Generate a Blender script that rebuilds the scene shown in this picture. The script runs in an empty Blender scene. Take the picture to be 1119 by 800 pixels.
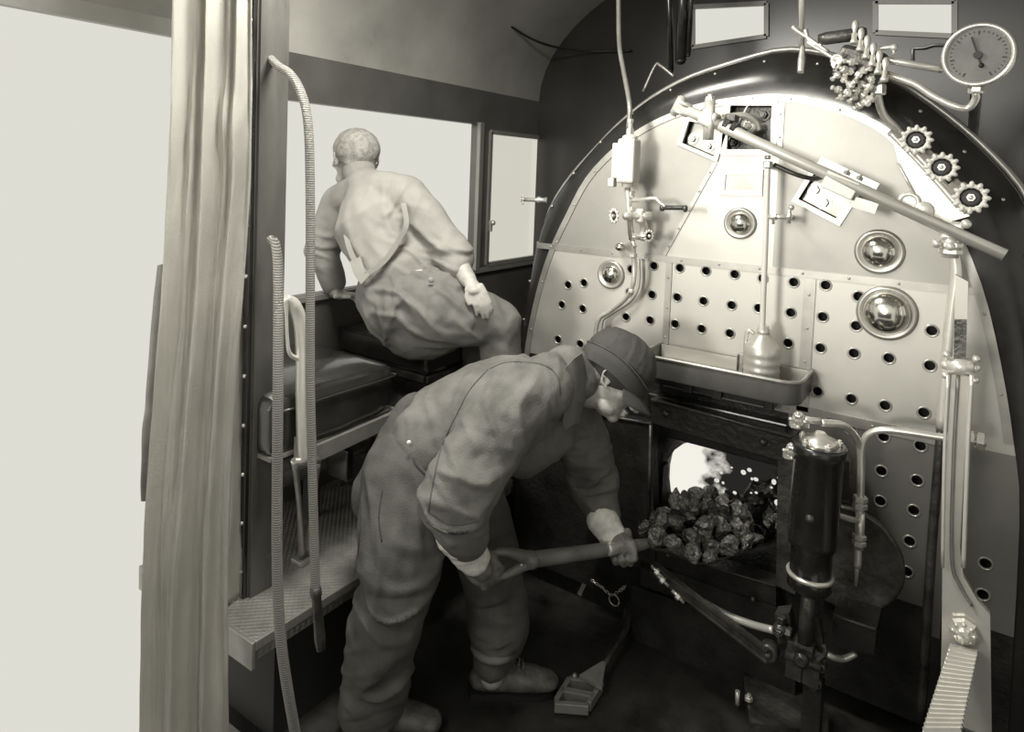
import bpy, bmesh, math, random
from mathutils import Vector, Matrix, noise
from mathutils.geometry import delaunay_2d_cdt
V = Vector
R = math.radians
random.seed(7)
scn = bpy.context.scene
COL = scn.collection
FZ = 0.12          # deck height of the cab floor (metres, own datum)
PZ_ = 0.50         # raised fireman's platform
WX = -2.02          # left wall plane
BY = 2.30          # plane of the boiler backhead sheet
# ------------------------------------------------------------------ camera
yaw, tilt, roll, foc, cx, cy = 0.6131406, 0.05061029, 0.03581804, 749.2, 536.6, 225.4
FW = V((-math.sin(yaw)*math.cos(tilt), math.cos(yaw)*math.cos(tilt), -math.sin(tilt)))
r0 = FW.cross(V((0, 0, 1))).normalized(); u0 = r0.cross(FW)
RT = r0*math.cos(roll)+u0*math.sin(roll); UP = -r0*math.sin(roll)+u0*math.cos(roll)
CP = V((0, 0, 1.75))
def ray(px, py): return RT*((px-cx)/foc)-UP*((py-cy)/foc)+FW
def aY(px, py, y): d = ray(px, py); return CP+d*(y/d.y)
def aX(px, py, x): d = ray(px, py); return CP+d*(x/d.x)
def aZ(px, py, z): d = ray(px, py); return CP+d*((z-CP.z)/d.z)
def aD(px, py, d): return CP+ray(px, py)*d
cam = bpy.data.objects.new('camera', bpy.data.cameras.new('camera')); COL.objects.link(cam)
m3 = Matrix((RT, UP, -FW)).transposed()
cam.matrix_world = Matrix.Translation(CP) @ m3.to_4x4()
cam.data.sensor_width = 36; cam.data.sensor_fit = 'HORIZONTAL'
cam.data.lens = foc/1119*36
cam.data.shift_x = (559.5-cx)/1119; cam.data.shift_y = (cy-400)/1119
cam.data.clip_start = 0.02
scn.camera = cam
# ------------------------------------------------------------------ materials
def grey(v): return (v, v*0.975, v*0.895, 1)
def mat(name, v, rough=0.5, metal=0.0, var=0.0, vscale=8, bump=0.0, bscale=60, rvar=0.0, coat=0.0, stretch=(1, 1, 1), spec=0.5):
    m = bpy.data.materials.new(name); m.use_nodes = True
    n = m.node_tree.nodes; l = m.node_tree.links; b = n['Principled BSDF']
    b.inputs['Base Color'].default_value = grey(v); b.inputs['Roughness'].default_value = rough
    b.inputs['Metallic'].default_value = metal; b.inputs['Specular IOR Level'].default_value = spec
    if coat: b.inputs['Coat Weight'].default_value = coat; b.inputs['Coat Roughness'].default_value = 0.15
    tc = n.new('ShaderNodeTexCoord'); mp = n.new('ShaderNodeMapping'); mp.inputs['Scale'].default_value = stretch
    l.new(tc.outputs['Object'], mp.inputs['Vector'])
    if var or rvar:
        t = n.new('ShaderNodeTexNoise'); t.inputs['Scale'].default_value = vscale; t.inputs['Detail'].default_value = 6
        t.inputs['Roughness'].default_value = 0.6
        l.new(mp.outputs[0], t.inputs['Vector'])
        if var:
            mr = n.new('ShaderNodeValToRGB')
            mr.color_ramp.elements[0].position = 0.3; mr.color_ramp.elements[1].position = 0.7
            mr.color_ramp.elements[0].color = grey(v*(1-var)); mr.color_ramp.elements[1].color = grey(min(1, v*(1+var)))
            l.new(t.outputs['Fac'], mr.inputs['Fac']); l.new(mr.outputs['Color'], b.inputs['Base Color'])
        if rvar:
            rr = n.new('ShaderNodeMapRange'); rr.inputs['From Min'].default_value = 0.3; rr.inputs['From Max'].default_value = 0.7
            rr.inputs['To Min'].default_value = max(0.05, rough-rvar); rr.inputs['To Max'].default_value = min(1, rough+rvar)
            l.new(t.outputs['Fac'], rr.inputs['Value']); l.new(rr.outputs[0], b.inputs['Roughness'])
    if bump:
        t2 = n.new('ShaderNodeTexNoise'); t2.inputs['Scale'].default_value = bscale; t2.inputs['Detail'].default_value = 4
        bp = n.new('ShaderNodeBump'); bp.inputs['Strength'].default_value = bump; bp.inputs['Distance'].default_value = 0.01
        l.new(mp.outputs[0], t2.inputs['Vector']); l.new(t2.outputs['Fac'], bp.inputs['Height']); l.new(bp.outputs[0], b.inputs['Normal'])
    return m
def wave_bump(m, scale, strength, direction='DIAGONAL', vec_scale=(1, 1, 1), dist=0.004):
    n = m.node_tree.nodes; l = m.node_tree.links; b = n['Principled BSDF']
    tc = n.new('ShaderNodeTexCoord'); mp = n.new('ShaderNodeMapping'); mp.inputs['Scale'].default_value = vec_scale
    w = n.new('ShaderNodeTexWave'); w.bands_direction = direction; w.inputs['Scale'].default_value = scale
    bp = n.new('ShaderNodeBump'); bp.inputs['Strength'].default_value = strength; bp.inputs['Distance'].default_value = dist
    l.new(tc.outputs['Object'], mp.inputs[0]); l.new(mp.outputs[0], w.inputs['Vector']); l.new(w.outputs['Fac'], bp.inputs['Height'])
    old = b.inputs['Normal'].links
    if old: l.new(old[0].from_socket, bp.inputs['Normal'])
    l.new(bp.outputs[0], b.inputs['Normal'])
M = {}
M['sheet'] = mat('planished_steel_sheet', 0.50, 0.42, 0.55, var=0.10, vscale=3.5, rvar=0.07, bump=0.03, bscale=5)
M['sheet_shaded'] = mat('shaded_steel_sheet', 0.24, 0.38, 0.6, var=0.12, vscale=4, bump=0.03, bscale=6)  # same sheet, darker: the dim reflection low down is put into the colour
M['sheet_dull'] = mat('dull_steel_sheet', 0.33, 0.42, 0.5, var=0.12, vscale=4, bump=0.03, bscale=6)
M['strip'] = mat('steel_strip', 0.40, 0.32, 0.6, var=0.15, vscale=14)
M['bright'] = mat('polished_bright_steel', 0.70, 0.28, 0.45, var=0.06, vscale=20)
M['pipe'] = mat('plated_pipe', 0.66, 0.27, 0.6, var=0.15, vscale=18)
M['white_paint'] = mat('white_enamel', 0.60, 0.35, 0.0, var=0.06, vscale=10)
M['dome'] = mat('chrome_dome', 0.72, 0.16, 1.0, var=0.05)
M['black'] = mat('black_gloss_enamel', 0.016, 0.24, 0.0, var=0.5, vscale=9, rvar=0.1, coat=0.3)
M['iron'] = mat('black_cast_iron', 0.022, 0.42, 0.2, var=0.6, vscale=10, bump=0.35, bscale=70)
M['iron2'] = mat('worn_iron', 0.075, 0.36, 0.5, var=0.6, vscale=14, bump=0.3, bscale=60, rvar=0.1)
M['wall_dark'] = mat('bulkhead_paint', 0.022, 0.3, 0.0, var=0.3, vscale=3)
M['wall'] = mat('cab_wall_paint', 0.09, 0.36, 0.0, var=0.25, vscale=3, rvar=0.08)
M['roof'] = mat('hazed_roof_paint', 0.32, 0.35, 0.0, var=0.25, vscale=2, rvar=0.1)  # colour lightened to stand in for window halation on the roof
M['floor'] = mat('oiled_deck', 0.024, 0.42, 0.0, var=0.8, vscale=6, bump=0.25, bscale=25, rvar=0.12)
M['void'] = mat('lagging_and_shade_black', 0.012, 0.8)  # black for the lagging; also paints the shade under the platform
M['post'] = mat('post_paint', 0.10, 0.33, 0.1, var=0.3, vscale=9, rvar=0.1, stretch=(1, 1, .3))
M['leather'] = mat('black_leather', 0.022, 0.28, 0.0, var=0.3, vscale=12, bump=0.05, bscale=60, coat=1.0)
M['castal'] = mat('painted_cast_frame', 0.30, 0.3, 0.45, var=0.2, vscale=12)
M['grip_plate'] = mat('safety_tread_plate', 0.30, 0.42, 0.5, var=0.3, vscale=10)
M['canvas'] = mat('stained_canvas', 0.44, 0.9, 0.0, var=0.20, vscale=4, bump=0.25, bscale=220, stretch=(1, 1, .7))
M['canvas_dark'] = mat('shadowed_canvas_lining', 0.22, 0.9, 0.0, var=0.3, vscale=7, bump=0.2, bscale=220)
M['hose'] = mat('woven_hose', 0.36, 0.5, 0.3, var=0.3, vscale=30)
M['denim'] = mat('washed_denim', 0.085, 0.88, 0.0, var=0.38, vscale=9, bump=0.3, bscale=260)
M['denim_light'] = mat('faded_denim', 0.145, 0.88, 0.0, var=0.35, vscale=8, bump=0.3, bscale=260)
M['cap'] = mat('dark_felt_cap', 0.050, 0.85, 0.0, var=0.2, vscale=10, bump=0.2, bscale=240)
M['shirt'] = mat('glow_washed_shirt', 0.27, 0.9, 0.0, var=0.14, vscale=7, bump=0.2, bscale=240)  # window glow washing out the seated man is put into this light colour
M['denim_pale'] = mat('pale_overall_denim', 0.16, 0.9, 0.0, var=0.22, vscale=8, bump=0.2, bscale=240)
M['skin'] = mat('weathered_skin', 0.36, 0.5, 0.0, var=0.16, vscale=30, bump=0.1, bscale=120)
M['hair'] = mat('grey_brown_hair', 0.16, 0.8, 0.0, var=0.4, vscale=60, bump=0.4, bscale=200, stretch=(1, 1, .3))
M['hair_hazed'] = mat('haze_lightened_hair', 0.30, 0.8, 0.0, var=0.35, vscale=60, bump=0.4, bscale=200)  # window haze over the seated man's head is put into the colour
M['cuff'] = mat('pale_glove_gauntlet', 0.72, 0.85, 0.0, var=0.3, vscale=25, bump=0.3, bscale=160)
M['glove'] = mat('dirty_leather_glove', 0.15, 0.75, 0.0, var=0.55, vscale=25, bump=0.3, bscale=120)
M['boot'] = mat('scuffed_boot_leather', 0.10, 0.5, 0.0, var=0.5, vscale=20, bump=0.2, bscale=120)
M['eye'] = mat('eye_white', 0.42, 0.3)
M['coal'] = mat('coal', 0.13, 0.22, 0.25, var=0.5, vscale=1.6, bump=0.5, bscale=2.2, rvar=0.12, spec=1.0)
M['coal'].node_tree.nodes['Bump'].inputs['Distance'].default_value = 0.045
M['coal_fire'] = mat('burning_coal', 0.03, 0.3, 0.0, var=0.6, vscale=20, bump=0.8, bscale=50, spec=0.9)
M['wood'] = mat('worn_ash_handle', 0.16, 0.4, 0.0, var=0.35, vscale=12, bump=0.15, bscale=50, stretch=(1, 1, 1))
M['tray'] = mat('painted_tray', 0.12, 0.34, 0.3, var=0.2, vscale=12)
M['can'] = mat('galvanised_can', 0.55, 0.35, 0.5, var=0.1, vscale=12)
M['dial'] = mat('gauge_dial', 0.13, 0.5, 0.0, var=0.25, vscale=18)
M['ink'] = mat('ink_black', 0.012, 0.5)
M['frame'] = mat('window_frame_paint', 0.22, 0.38, 0.0, var=0.1, vscale=6)
M['rubber'] = mat('ribbed_pedal', 0.30, 0.5, 0.3, var=0.25, vscale=20)
def hose_weave(m):
    n = m.node_tree.nodes; l = m.node_tree.links; b = n['Principled BSDF']
    tc = n.new('ShaderNodeTexCoord'); w = n.new('ShaderNodeTexWave'); w.bands_direction = 'Z'; w.inputs['Scale'].default_value = 55; w.inputs['Distortion'].default_value = 3; w.inputs['Detail Scale'].default_value = 40
    rp = n.new('ShaderNodeValToRGB'); rp.color_ramp.elements[0].color = grey(.14); rp.color_ramp.elements[1].color = grey(.62)
    bp = n.new('ShaderNodeBump'); bp.inputs['Strength'].default_value = 1; bp.inputs['Distance'].default_value = .004
    l.new(tc.outputs['Object'], w.inputs['Vector']); l.new(w.outputs['Fac'], rp.inputs[0]); l.new(rp.outputs[0], b.inputs['Base Color']); l.new(w.outputs['Fac'], bp.inputs['Height']); l.new(bp.outputs[0], b.inputs['Normal'])
hose_weave(M['hose'])
def translucent(m, v, f):
    n = m.node_tree.nodes; l = m.node_tree.links; b = n['Principled BSDF']; t = n.new('ShaderNodeBsdfTranslucent'); t.inputs[0].default_value = grey(v); mx = n.new('ShaderNodeMixShader'); mx.inputs[0].default_value = f
    l.new(b.outputs[0], mx.inputs[1]); l.new(t.outputs[0], mx.inputs[2]); l.new(mx.outputs[0], n['Material Output'].inputs['Surface'])
translucent(M['canvas'], .8, .35)
# tread pattern
def tread(m):
    n = m.node_tree.nodes; l = m.node_tree.links; b = n['Principled BSDF']
    tc = n.new('ShaderNodeTexCoord'); mp = n.new('ShaderNodeMapping'); mp.inputs['Rotation'].default_value = (0, 0, R(45)); mp.inputs['Scale'].default_value = (70, 70, 70)
    ck = n.new('ShaderNodeTexVoronoi'); ck.inputs['Randomness'].default_value = 0.0; ck.inputs['Scale'].default_value = 1
    bp = n.new('ShaderNodeBump'); bp.inputs['Strength'].default_value = 1.0; bp.inputs['Distance'].default_value = 0.004; bp.invert = True
    l.new(tc.outputs['Object'], mp.inputs[0]); l.new(mp.outputs[0], ck.inputs['Vector']); l.new(ck.outputs['Distance'], bp.inputs['Height'])
    l.new(bp.outputs[0], b.inputs['Normal'])
tread(M['grip_plate'])
# glass
def glassmat():
    m = bpy.data.materials.new('window_glass'); m.use_nodes = True
    n = m.node_tree.nodes; l = m.node_tree.links; n.remove(n['Principled BSDF'])
    t = n.new('ShaderNodeBsdfTransparent'); t.inputs[0].default_value = (.97, .97, .95, 1)
    g = n.new('ShaderNodeBsdfGlossy'); g.inputs['Roughness'].default_value = 0.03
    mx = n.new('ShaderNodeMixShader'); mx.inputs[0].default_value = 0.05
    l.new(t.outputs[0], mx.inputs[1]); l.new(g.outputs[0], mx.inputs[2]); l.new(mx.outputs[0], n['Material Output'].inputs['Surface'])
    return m
M['glass'] = glassmat()
# ------------------------------------------------------------------ mesh helpers
def BM(): return bmesh.new()
def box(bm, c, s, rot=None, bevel=0.0):
    r = bmesh.ops.create_cube(bm, size=1); vs = r['verts']
    bmesh.ops.scale(bm, vec=V(s), verts=vs)
    if bevel:
        es = list({e for v in vs for e in v.link_edges})
        rr = bmesh.ops.bevel(bm, geom=es, offset=bevel, segments=2, profile=0.5, affect='EDGES')
        vs = list({v for f in rr['faces'] for v in f.verts} | {v for v in vs if v.is_valid})
    if rot is not None: bmesh.ops.transform(bm, matrix=rot.to_4x4(), verts=vs)
    bmesh.ops.translate(bm, vec=V(c), verts=vs); return vs
def frame_of(d, upref=V((0, 0, 1))):
    d = d.normalized()
    if abs(d.dot(upref)) > 0.97: upref = V((0, 1, 0))
    x = upref.cross(d).normalized(); y = d.cross(x); return x, y, d
def bar(bm, a, b, w, h, upref=V((0, 0, 1)), bevel=0.0):
    """box from a to b, w along x-frame, h along y-frame"""
    x, y, d = frame_of(b-a, upref); rot = Matrix((x, y, d)).transposed()
    return box(bm, (a+b)/2, (w, h, (b-a).length), rot, bevel)
def ringed(bm, rings, closed_ends=True, smooth=True):
    vr = [[bm.verts.new(p) for p in rg] for rg in rings]
    n = len(vr[0])
    for i in range(len(vr)-1):
        for j in range(n):
            f = bm.faces.new((vr[i][j], vr[i][(j+1) % n], vr[i+1][(j+1) % n], vr[i+1][j])); f.smooth = smooth
    if closed_ends:
        bm.faces.new(list(reversed(vr[0]))); bm.faces.new(vr[-1])
    return [v for r_ in vr for v in r_]
def lathe(bm, a, axis, prof, seg=24, smooth=True, upref=V((0, 0, 1)), cap=True):
    """prof: list of (radius, distance along axis)"""
    x, y, d = frame_of(axis, upref)
    rings = []
    for (r, t) in prof:
        r = max(r, 1e-4)
        rings.append([a+d*t+x*(r*math.cos(2*math.pi*k/seg))+y*(r*math.sin(2*math.pi*k/seg)) for k in range(seg)])
    return ringed(bm, rings, cap, smooth)
def cyl(bm, a, b, r, r2=None, seg=20):
    d = b-a; L = d.length
    return lathe(bm, a, d, [(r, 0), (r if r2 is None else r2, L)], seg)
def smooth_path(pts, n=6):
    pts = [V(p) for p in pts]
    if len(pts) < 3: return pts
    out = []
    P = [pts[0]*2-pts[1]]+pts+[pts[-1]*2-pts[-2]]
    for i in range(1, len(P)-2):
        for k in range(n):
            t = k/n; p0, p1, p2, p3 = P[i-1:i+3]
            out.append(0.5*((2*p1)+(p2-p0)*t+(2*p0-5*p1+4*p2-p3)*t*t+(3*p1-p0-3*p2+p3)*t**3))
    out.append(pts[-1]); return out
def tube(bm, pts, r, seg=12, n=6, sm=True, rz=None):
    """swept tube; r scalar or list per control point"""
    pts = [V(p) for p in pts]
    path = smooth_path(pts, n) if sm else pts
    m = len(path)
    def rad(i):
        if not isinstance(r, (list, tuple)): return r
        t = i/(m-1)*(len(r)-1); k = min(int(t), len(r)-2); return r[k]+(r[k+1]-r[k])*(t-k)
    x = None; rings = []
    for i, p in enumerate(path):
        d = (path[min(i+1, m-1)]-path[max(i-1, 0)]).normalized()
        if x is None: x = frame_of(d)[0]
        x = (x-d*x.dot(d)).normalized(); y = d.cross(x); rr = rad(i)
        rings.append([p+x*rr*math.cos(2*math.pi*k/seg)+y*rr*math.sin(2*math.pi*k/seg) for k in range(seg)])
    return ringed(bm, rings)
def ball(bm, c, r, seg=16, scale=(1, 1, 1), rot=None):
    rr = bmesh.ops.create_uvsphere(bm, u_segments=seg, v_segments=max(6, seg//2), radius=r); vs = rr['verts']
    bmesh.ops.scale(bm, vec=V(scale), verts=vs)
    if rot is not None: bmesh.ops.transform(bm, matrix=rot.to_4x4(), verts=vs)
    bmesh.ops.translate(bm, vec=V(c), verts=vs)
    for f in {f for v in vs for f in v.link_faces}: f.smooth = True
    return vs
def prism(bm, pts, d):
    """extrude polygon pts (3D) by vector d"""
    d = V(d); a = [bm.verts.new(p) for p in pts]; b = [bm.verts.new(V(p)+d) for p in pts]
    n = len(a); bm.faces.new(a); bm.faces.new(list(reversed(b)))
    for i in range(n): bm.faces.new((a[i], b[i], b[(i+1) % n], a[(i+1) % n]))
    return a+b
def nut(bm, c, axis, r, h):
    x, y, d = frame_of(V(axis)); c = V(c)
    ringed(bm, [[c+d*t+x*(q*math.cos(math.pi*k/3))+y*(q*math.sin(math.pi*k/3)) for k in range(6)] for q, t in ((r, 0), (r, h*.8), (r*.85, h))], True, False)
def nutbolt(bm, c, axis, r, h):
    nut(bm, c, axis, r, h); d = V(axis).normalized(); cyl(bm, V(c)+d*h*.9, V(c)+d*h*1.5, r*.5, seg=10)
def dome(bm, c, axis, r, h, seg=12):
    lathe(bm, V(c), V(axis), [(r*math.cos(t), h*math.sin(t)) for t in [k*math.pi/2/5 for k in range(6)]], seg)
def inside(p, poly):
    x, y = p; c = False; n = len(poly)
    for i in range(n):
        x1, y1 = poly[i]; x2, y2 = poly[i-1]
        if (y1 > y) != (y2 > y) and x < (x2-x1)*(y-y1)/(y2-y1)+x1: c = not c
    return c
def clip(poly, p, nrm):
    out = []; n = len(poly)
    f = lambda q: (q[0]-p[0])*nrm[0]+(q[1]-p[1])*nrm[1]
    for i in range(n):
        a, b = poly[i], poly[(i+1) % n]; fa, fb = f(a), f(b)
        if fa >= 0: out.append(a)
        if (fa >= 0) != (fb >= 0): t = fa/(fa-fb); out.append((a[0]+(b[0]-a[0])*t, a[1]+(b[1]-a[1])*t))
    return out
def plate(bm, poly, holes, y, th, toworld=None):
    """sheet with real holes; poly and holes are 2D (x,z) loops; front face at y, extruded by th in +Y"""
    vs = []; es = []
    for loop in [poly]+holes:
        s = len(vs); vs += [V(p) for p in loop]; n = len(loop)
        es += [(s+i, s+(i+1) % n) for i in range(n)]
    r = delaunay_2d_cdt(vs, es, [], 0, 1e-5)
    tw = toworld or (lambda x, z: V((x, y, z)))
    bv = [bm.verts.new(tw(p.x, p.y)) for p in r[0]]; fs = []
    for f in r[2]:
        c = sum((r[0][i] for i in f), V((0, 0)))/len(f)
        if not inside(c, poly) or any(inside(c, h) for h in holes): continue
        fs.append(bm.faces.new([bv[i] for i in f]))
    ex = bmesh.ops.extrude_face_region(bm, geom=fs)
    nv = [g for g in ex['geom'] if isinstance(g, bmesh.types.BMVert)]
    dv = V((0, th, 0)) if toworld is None else (tw(0, 0)-tw(0, 0)) + toworld.n*th
    bmesh.ops.translate(bm, vec=dv, verts=nv)
    for v in [v for v in bm.verts if not v.link_faces]: bm.verts.remove(v)
def circ(x, z, r, n=14): return [(x+r*math.cos(2*math.pi*k/n), z+r*math.sin(2*math.pi*k/n)) for k in range(n)]
# ------------------------------------------------------------------ object helpers
def wloc(o):
    p = V((0, 0, 0))
    while o is not None: p += o.location; o = o.parent
    return p
def autosmooth(me, ang=40):
    for p in me.polygons: p.use_smooth = True
    try: me.set_sharp_from_angle(angle=R(ang))
    except Exception: pass
def obj(name, bm, m, parent=None, smooth=None, loc=None):
    bmesh.ops.recalc_face_normals(bm, faces=bm.faces)
    if parent is not None and loc is None: off = V((0, 0, 0)); base = wloc(parent)
    else:
        base = V((0, 0, 0))
        if loc is not None: off = V(loc)
        else:
            xs = [v.co for v in bm.verts]; mn = V([min(c[i] for c in xs) for i in range(3)]); mx = V([max(c[i] for c in xs) for i in range(3)])
            off = V(((mn.x+mx.x)/2, (mn.y+mx.y)/2, mn.z))
    bmesh.ops.translate(bm, vec=-(off if parent is None else base), verts=bm.verts)
    me = bpy.data.meshes.new(name); bm.to_mesh(me); bm.free(); me.materials.append(M[m] if isinstance(m, str) else m)
    if smooth is not None: autosmooth(me, smooth)
    o = bpy.data.objects.new(name, me); COL.objects.link(o)
    if parent is not None: o.parent = parent
    else: o.location = off
    return o
def tag(o, label, cat, group=None):
    o['label'] = label; o['category'] = cat
    if group: o['group'] = group
    return o
def thing(name, label, cat, loc, group=None):
    o = bpy.data.objects.new(name, None); COL.objects.link(o); o.location = V(loc); o.empty_display_size = 0.05
    return tag(o, label, cat, group)
def struct(name, bm, m, smooth=None, parent=None):
    o = obj(name, bm, m, parent, smooth)
    if parent is None: o['kind'] = 'structure'
    return o
# ================================================================== the room
XR = 0.72          # right wall
YF = 3.30          # front wall
YB = -0.25         # rear edge of roof
bm = BM(); prism(bm, [V((-1.52, YB, FZ)), V((XR, YB, FZ)), V((XR, YF, FZ)), V((WX, YF, FZ)), V((WX, 1.16, FZ)), V((-1.52, 1.16, FZ))], V((0, 0, -.04))); struct('floor', bm, 'floor')
# joint of the deck plates seen behind the boot: a low lip
# left wall below and above the windows, with two window openings
w1a, w1b = aX(300, 325, WX).y-.35, aX(517, 292, WX).y
w1a = 1.46
w2a, w2b = aX(529, 298, WX).y, aX(603, 288, WX).y
zs, zt = 1.262, 1.98
class LW:                       # wall coordinates (y, z) to world
    def __init__(s, x, n): s.x = x; s.n = V(n)
    def __call__(s, a, b): return V((s.x, a, b))
bm = BM()
lw = LW(WX, (-1, 0, 0))
plate(bm, [(1.34, FZ), (YF, FZ), (YF, 2.15), (1.34, 2.15)],
      [[(w1a, zs), (w1b, zs), (w1b, zt), (w1a, zt)], [(w2a, zs-.0), (w2b, zs), (w2b, zt-.02), (w2a, zt-.02)]], 0, 0.04, lw)
struct('wall_left', bm, 'wall')
# window frames / stiles
def winframe(n, y0, y1, z0, z1, glass=True):
    bm = BM(); t = .018
    for (a, b) in (((y0, z0), (y1, z0)), ((y0, z1), (y1, z1)), ((y0, z0), (y0, z1)), ((y1, z0), (y1, z1))):
        bar(bm, V((WX+.0, a[0], a[1])), V((WX+.0, b[0], b[1])), .022, .022) if a[0] != b[0] else bar(bm, V((WX, a[0], a[1])), V((WX, b[0], b[1])), .022, .022)
    o = struct('window_%d' % n, bm, 'frame')
    return o
win2 = winframe(2, w2a+.012, w2b-.012, zs+.012, zt-.03)
bm = BM(); box(bm, (WX-.03, (w2a+w2b)/2, (zs+zt)/2), (.004, w2b-w2a-.01, zt-zs-.03)); g = obj('pane', bm, 'glass', win2)
# catch on the sliding sash
bm = BM(); p = V((WX+.03, w2a+.02, 1.49)); ball(bm, p, .014); cyl(bm, p-V((.03, 0, 0)), p, .008); box(bm, p+V((-.012, 0, -.02)), (.01, .02, .05), bevel=.003)
obj('sash_catch', bm, 'bright', win2)
# open first window: its outer trim and the sliding track line
bm = BM()
bar(bm, V((WX+.01, w1b+.006, zs-.01)), V((WX+.01, w1b+.006, zt+.01)), .02, .02)
bar(bm, V((WX+.012, w1b+.028, zs-.01)), V((WX+.012, w1b+.028, zt+.01)), .008, .012)
struct('trim_1', bm, 'frame')
bm = BM(); bar(bm, V((WX+.008, w1a, zs-.012)), V((WX+.008, w2b+.04, zs-.012)), .016, .02); struct('trim_2', bm, 'frame')
# front wall with two small windows above the boiler
fw = [(WX, FZ), (XR, FZ), (XR, 2.15)]
arc = []
def roofz(x):
    t = (x-(WX+XR)/2)/((XR-WX)/2); return 2.15+.75*math.sqrt(max(0, 1-t*t))
NA = 28
arcx = [XR-(XR-WX)*(.5-.5*math.cos(math.pi*k/NA)) for k in range(NA+1)]
fw += [(x, roofz(x)) for x in arcx[1:]]
def winpoly(a, b, c, d): return [tuple((aY(*p, YF).x, aY(*p, YF).z)) for p in (a, b, c, d)]
fh1 = winpoly((757, 52), (838, 40), (838, 4), (757, 8))
fh2 = winpoly((957, 36), (1043, 40), (1043, 2), (957, 2))
fh3 = [(0.30, 1.35), (0.62, 1.35), (0.62, 2.1), (0.30, 2.1)]
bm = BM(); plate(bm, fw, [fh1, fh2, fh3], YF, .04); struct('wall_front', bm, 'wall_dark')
for k, fh in enumerate((fh1, fh2)):
    bm = BM()
    for i in range(4):
        a, b = fh[i], fh[(i+1) % 4]; bar(bm, V((a[0], YF-.005, a[1])), V((b[0], YF-.005, b[1])), .02, .02)
    o = struct('window_%d' % (3+k), bm, 'frame')
# roof shell
bm = BM(); rings = []
for x in arcx: rings.append((V((x, YB, roofz(x))), V((x, YF+.04, roofz(x)))))
th = .02
ro = [bm.verts.new(p) for r_ in rings for p in r_]
for i in range(len(rings)-1):
    f = bm.faces.new((ro[2*i], ro[2*i+1], ro[2*i+3], ro[2*i+2])); f.smooth = True
ex = bmesh.ops.extrude_face_region(bm, geom=list(bm.faces)); bmesh.ops.translate(bm, vec=(0, 0, .02), verts=[g for g in ex['geom'] if isinstance(g, bmesh.types.BMVert)])
struct('ceiling', bm, 'roof', 50)
# right wall with a window (out of the picture, shapes the light)
bm = BM(); rw = LW(XR, (1, 0, 0))
plate(bm, [(1.0, FZ), (YF, FZ), (YF, 2.15), (1.0, 2.15)], [[(1.3, 1.31), (2.9, 1.31), (2.9, 1.95), (1.3, 1.95)]], 0, .04, rw); struct('wall_right', bm, 'wall')
# eaves strip above the left wall toward the tender
bm = BM(); box(bm, (WX-.01, (YB+1.25)/2, 2.15), (.03, 1.25-YB, .05)); struct('trim_3', bm, 'roof')
# seam strips on the front bulkhead / roof
# riveted corner post
px_ = -1.645; py_ = 1.20
bm = BM()
f1 = [aZ(281, 645, PZ_), aZ(303, 640, PZ_)]
bar(bm, V((f1[0].x, f1[0].y, (PZ_+2.75)/2)), V((f1[1].x, f1[1].y, (PZ_+2.75)/2)), .02, 2.75-PZ_, V((0, 0, 1))) if False else None
d_ = V((RT.x, RT.y, 0)).normalized()
d_ = V((1, 0, 0)) 
box(bm, (px_+.004, py_+.035, (PZ_+2.75)/2), (.02, .095, 2.75-PZ_))
box(bm, (px_-.03, py_-.012, (PZ_+2.75)/2), (.07, .012, 2.75-PZ_))
post = struct('trim_4', bm, 'post')
bm = BM(); box(bm, (px_-.008, py_-.022, (PZ_+2.75)/2), (.022, .014, 2.75-PZ_), bevel=.002)
obj('rivet_strip', bm, 'black', post)
z = PZ_+.08; bm = BM()
while z < 2.7:
    dome(bm, V((px_-.008, py_-.030, z)), V((.3, -1, 0)), .006, .005); z += .142
obj('rivets', bm, 'bright', post)['kind'] = 'stuff'
# raised platform with tread plate
xin = -1.474; yp = 1.085
bm = BM(); box(bm, ((WX+xin)/2, (yp+YF)/2, PZ_-.03), (xin-WX, YF-yp, .06), bevel=.004)
plat = struct('trim_5', bm, 'grip_plate')
bm = BM(); box(bm, (xin+.004, (yp+YF)/2, PZ_-.012), (.012, YF-yp, .028), bevel=.003); box(bm, ((WX+xin)/2, yp-.006, PZ_-.035), (xin-WX+.02, .012, .075), bevel=.003)
obj('edge_strip', bm, 'castal', plat)
bm = BM(); box(bm, ((WX+xin)/2-.03, (1.2+YF)/2, (FZ+PZ_-.06)/2), (xin-WX-.06, YF-1.2, PZ_-.06-FZ)); struct('trim_6', bm, 'void')  # near-black colour stands for the shade below the platform
# unseen tender coal bulkhead behind the camera, added to darken the lower backhead
bm = BM(); box(bm, ((WX+XR)/2, -1.1, .65), (XR-WX, .06, 1.3), bevel=.01); struct('wall_back', bm, 'iron')
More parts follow.
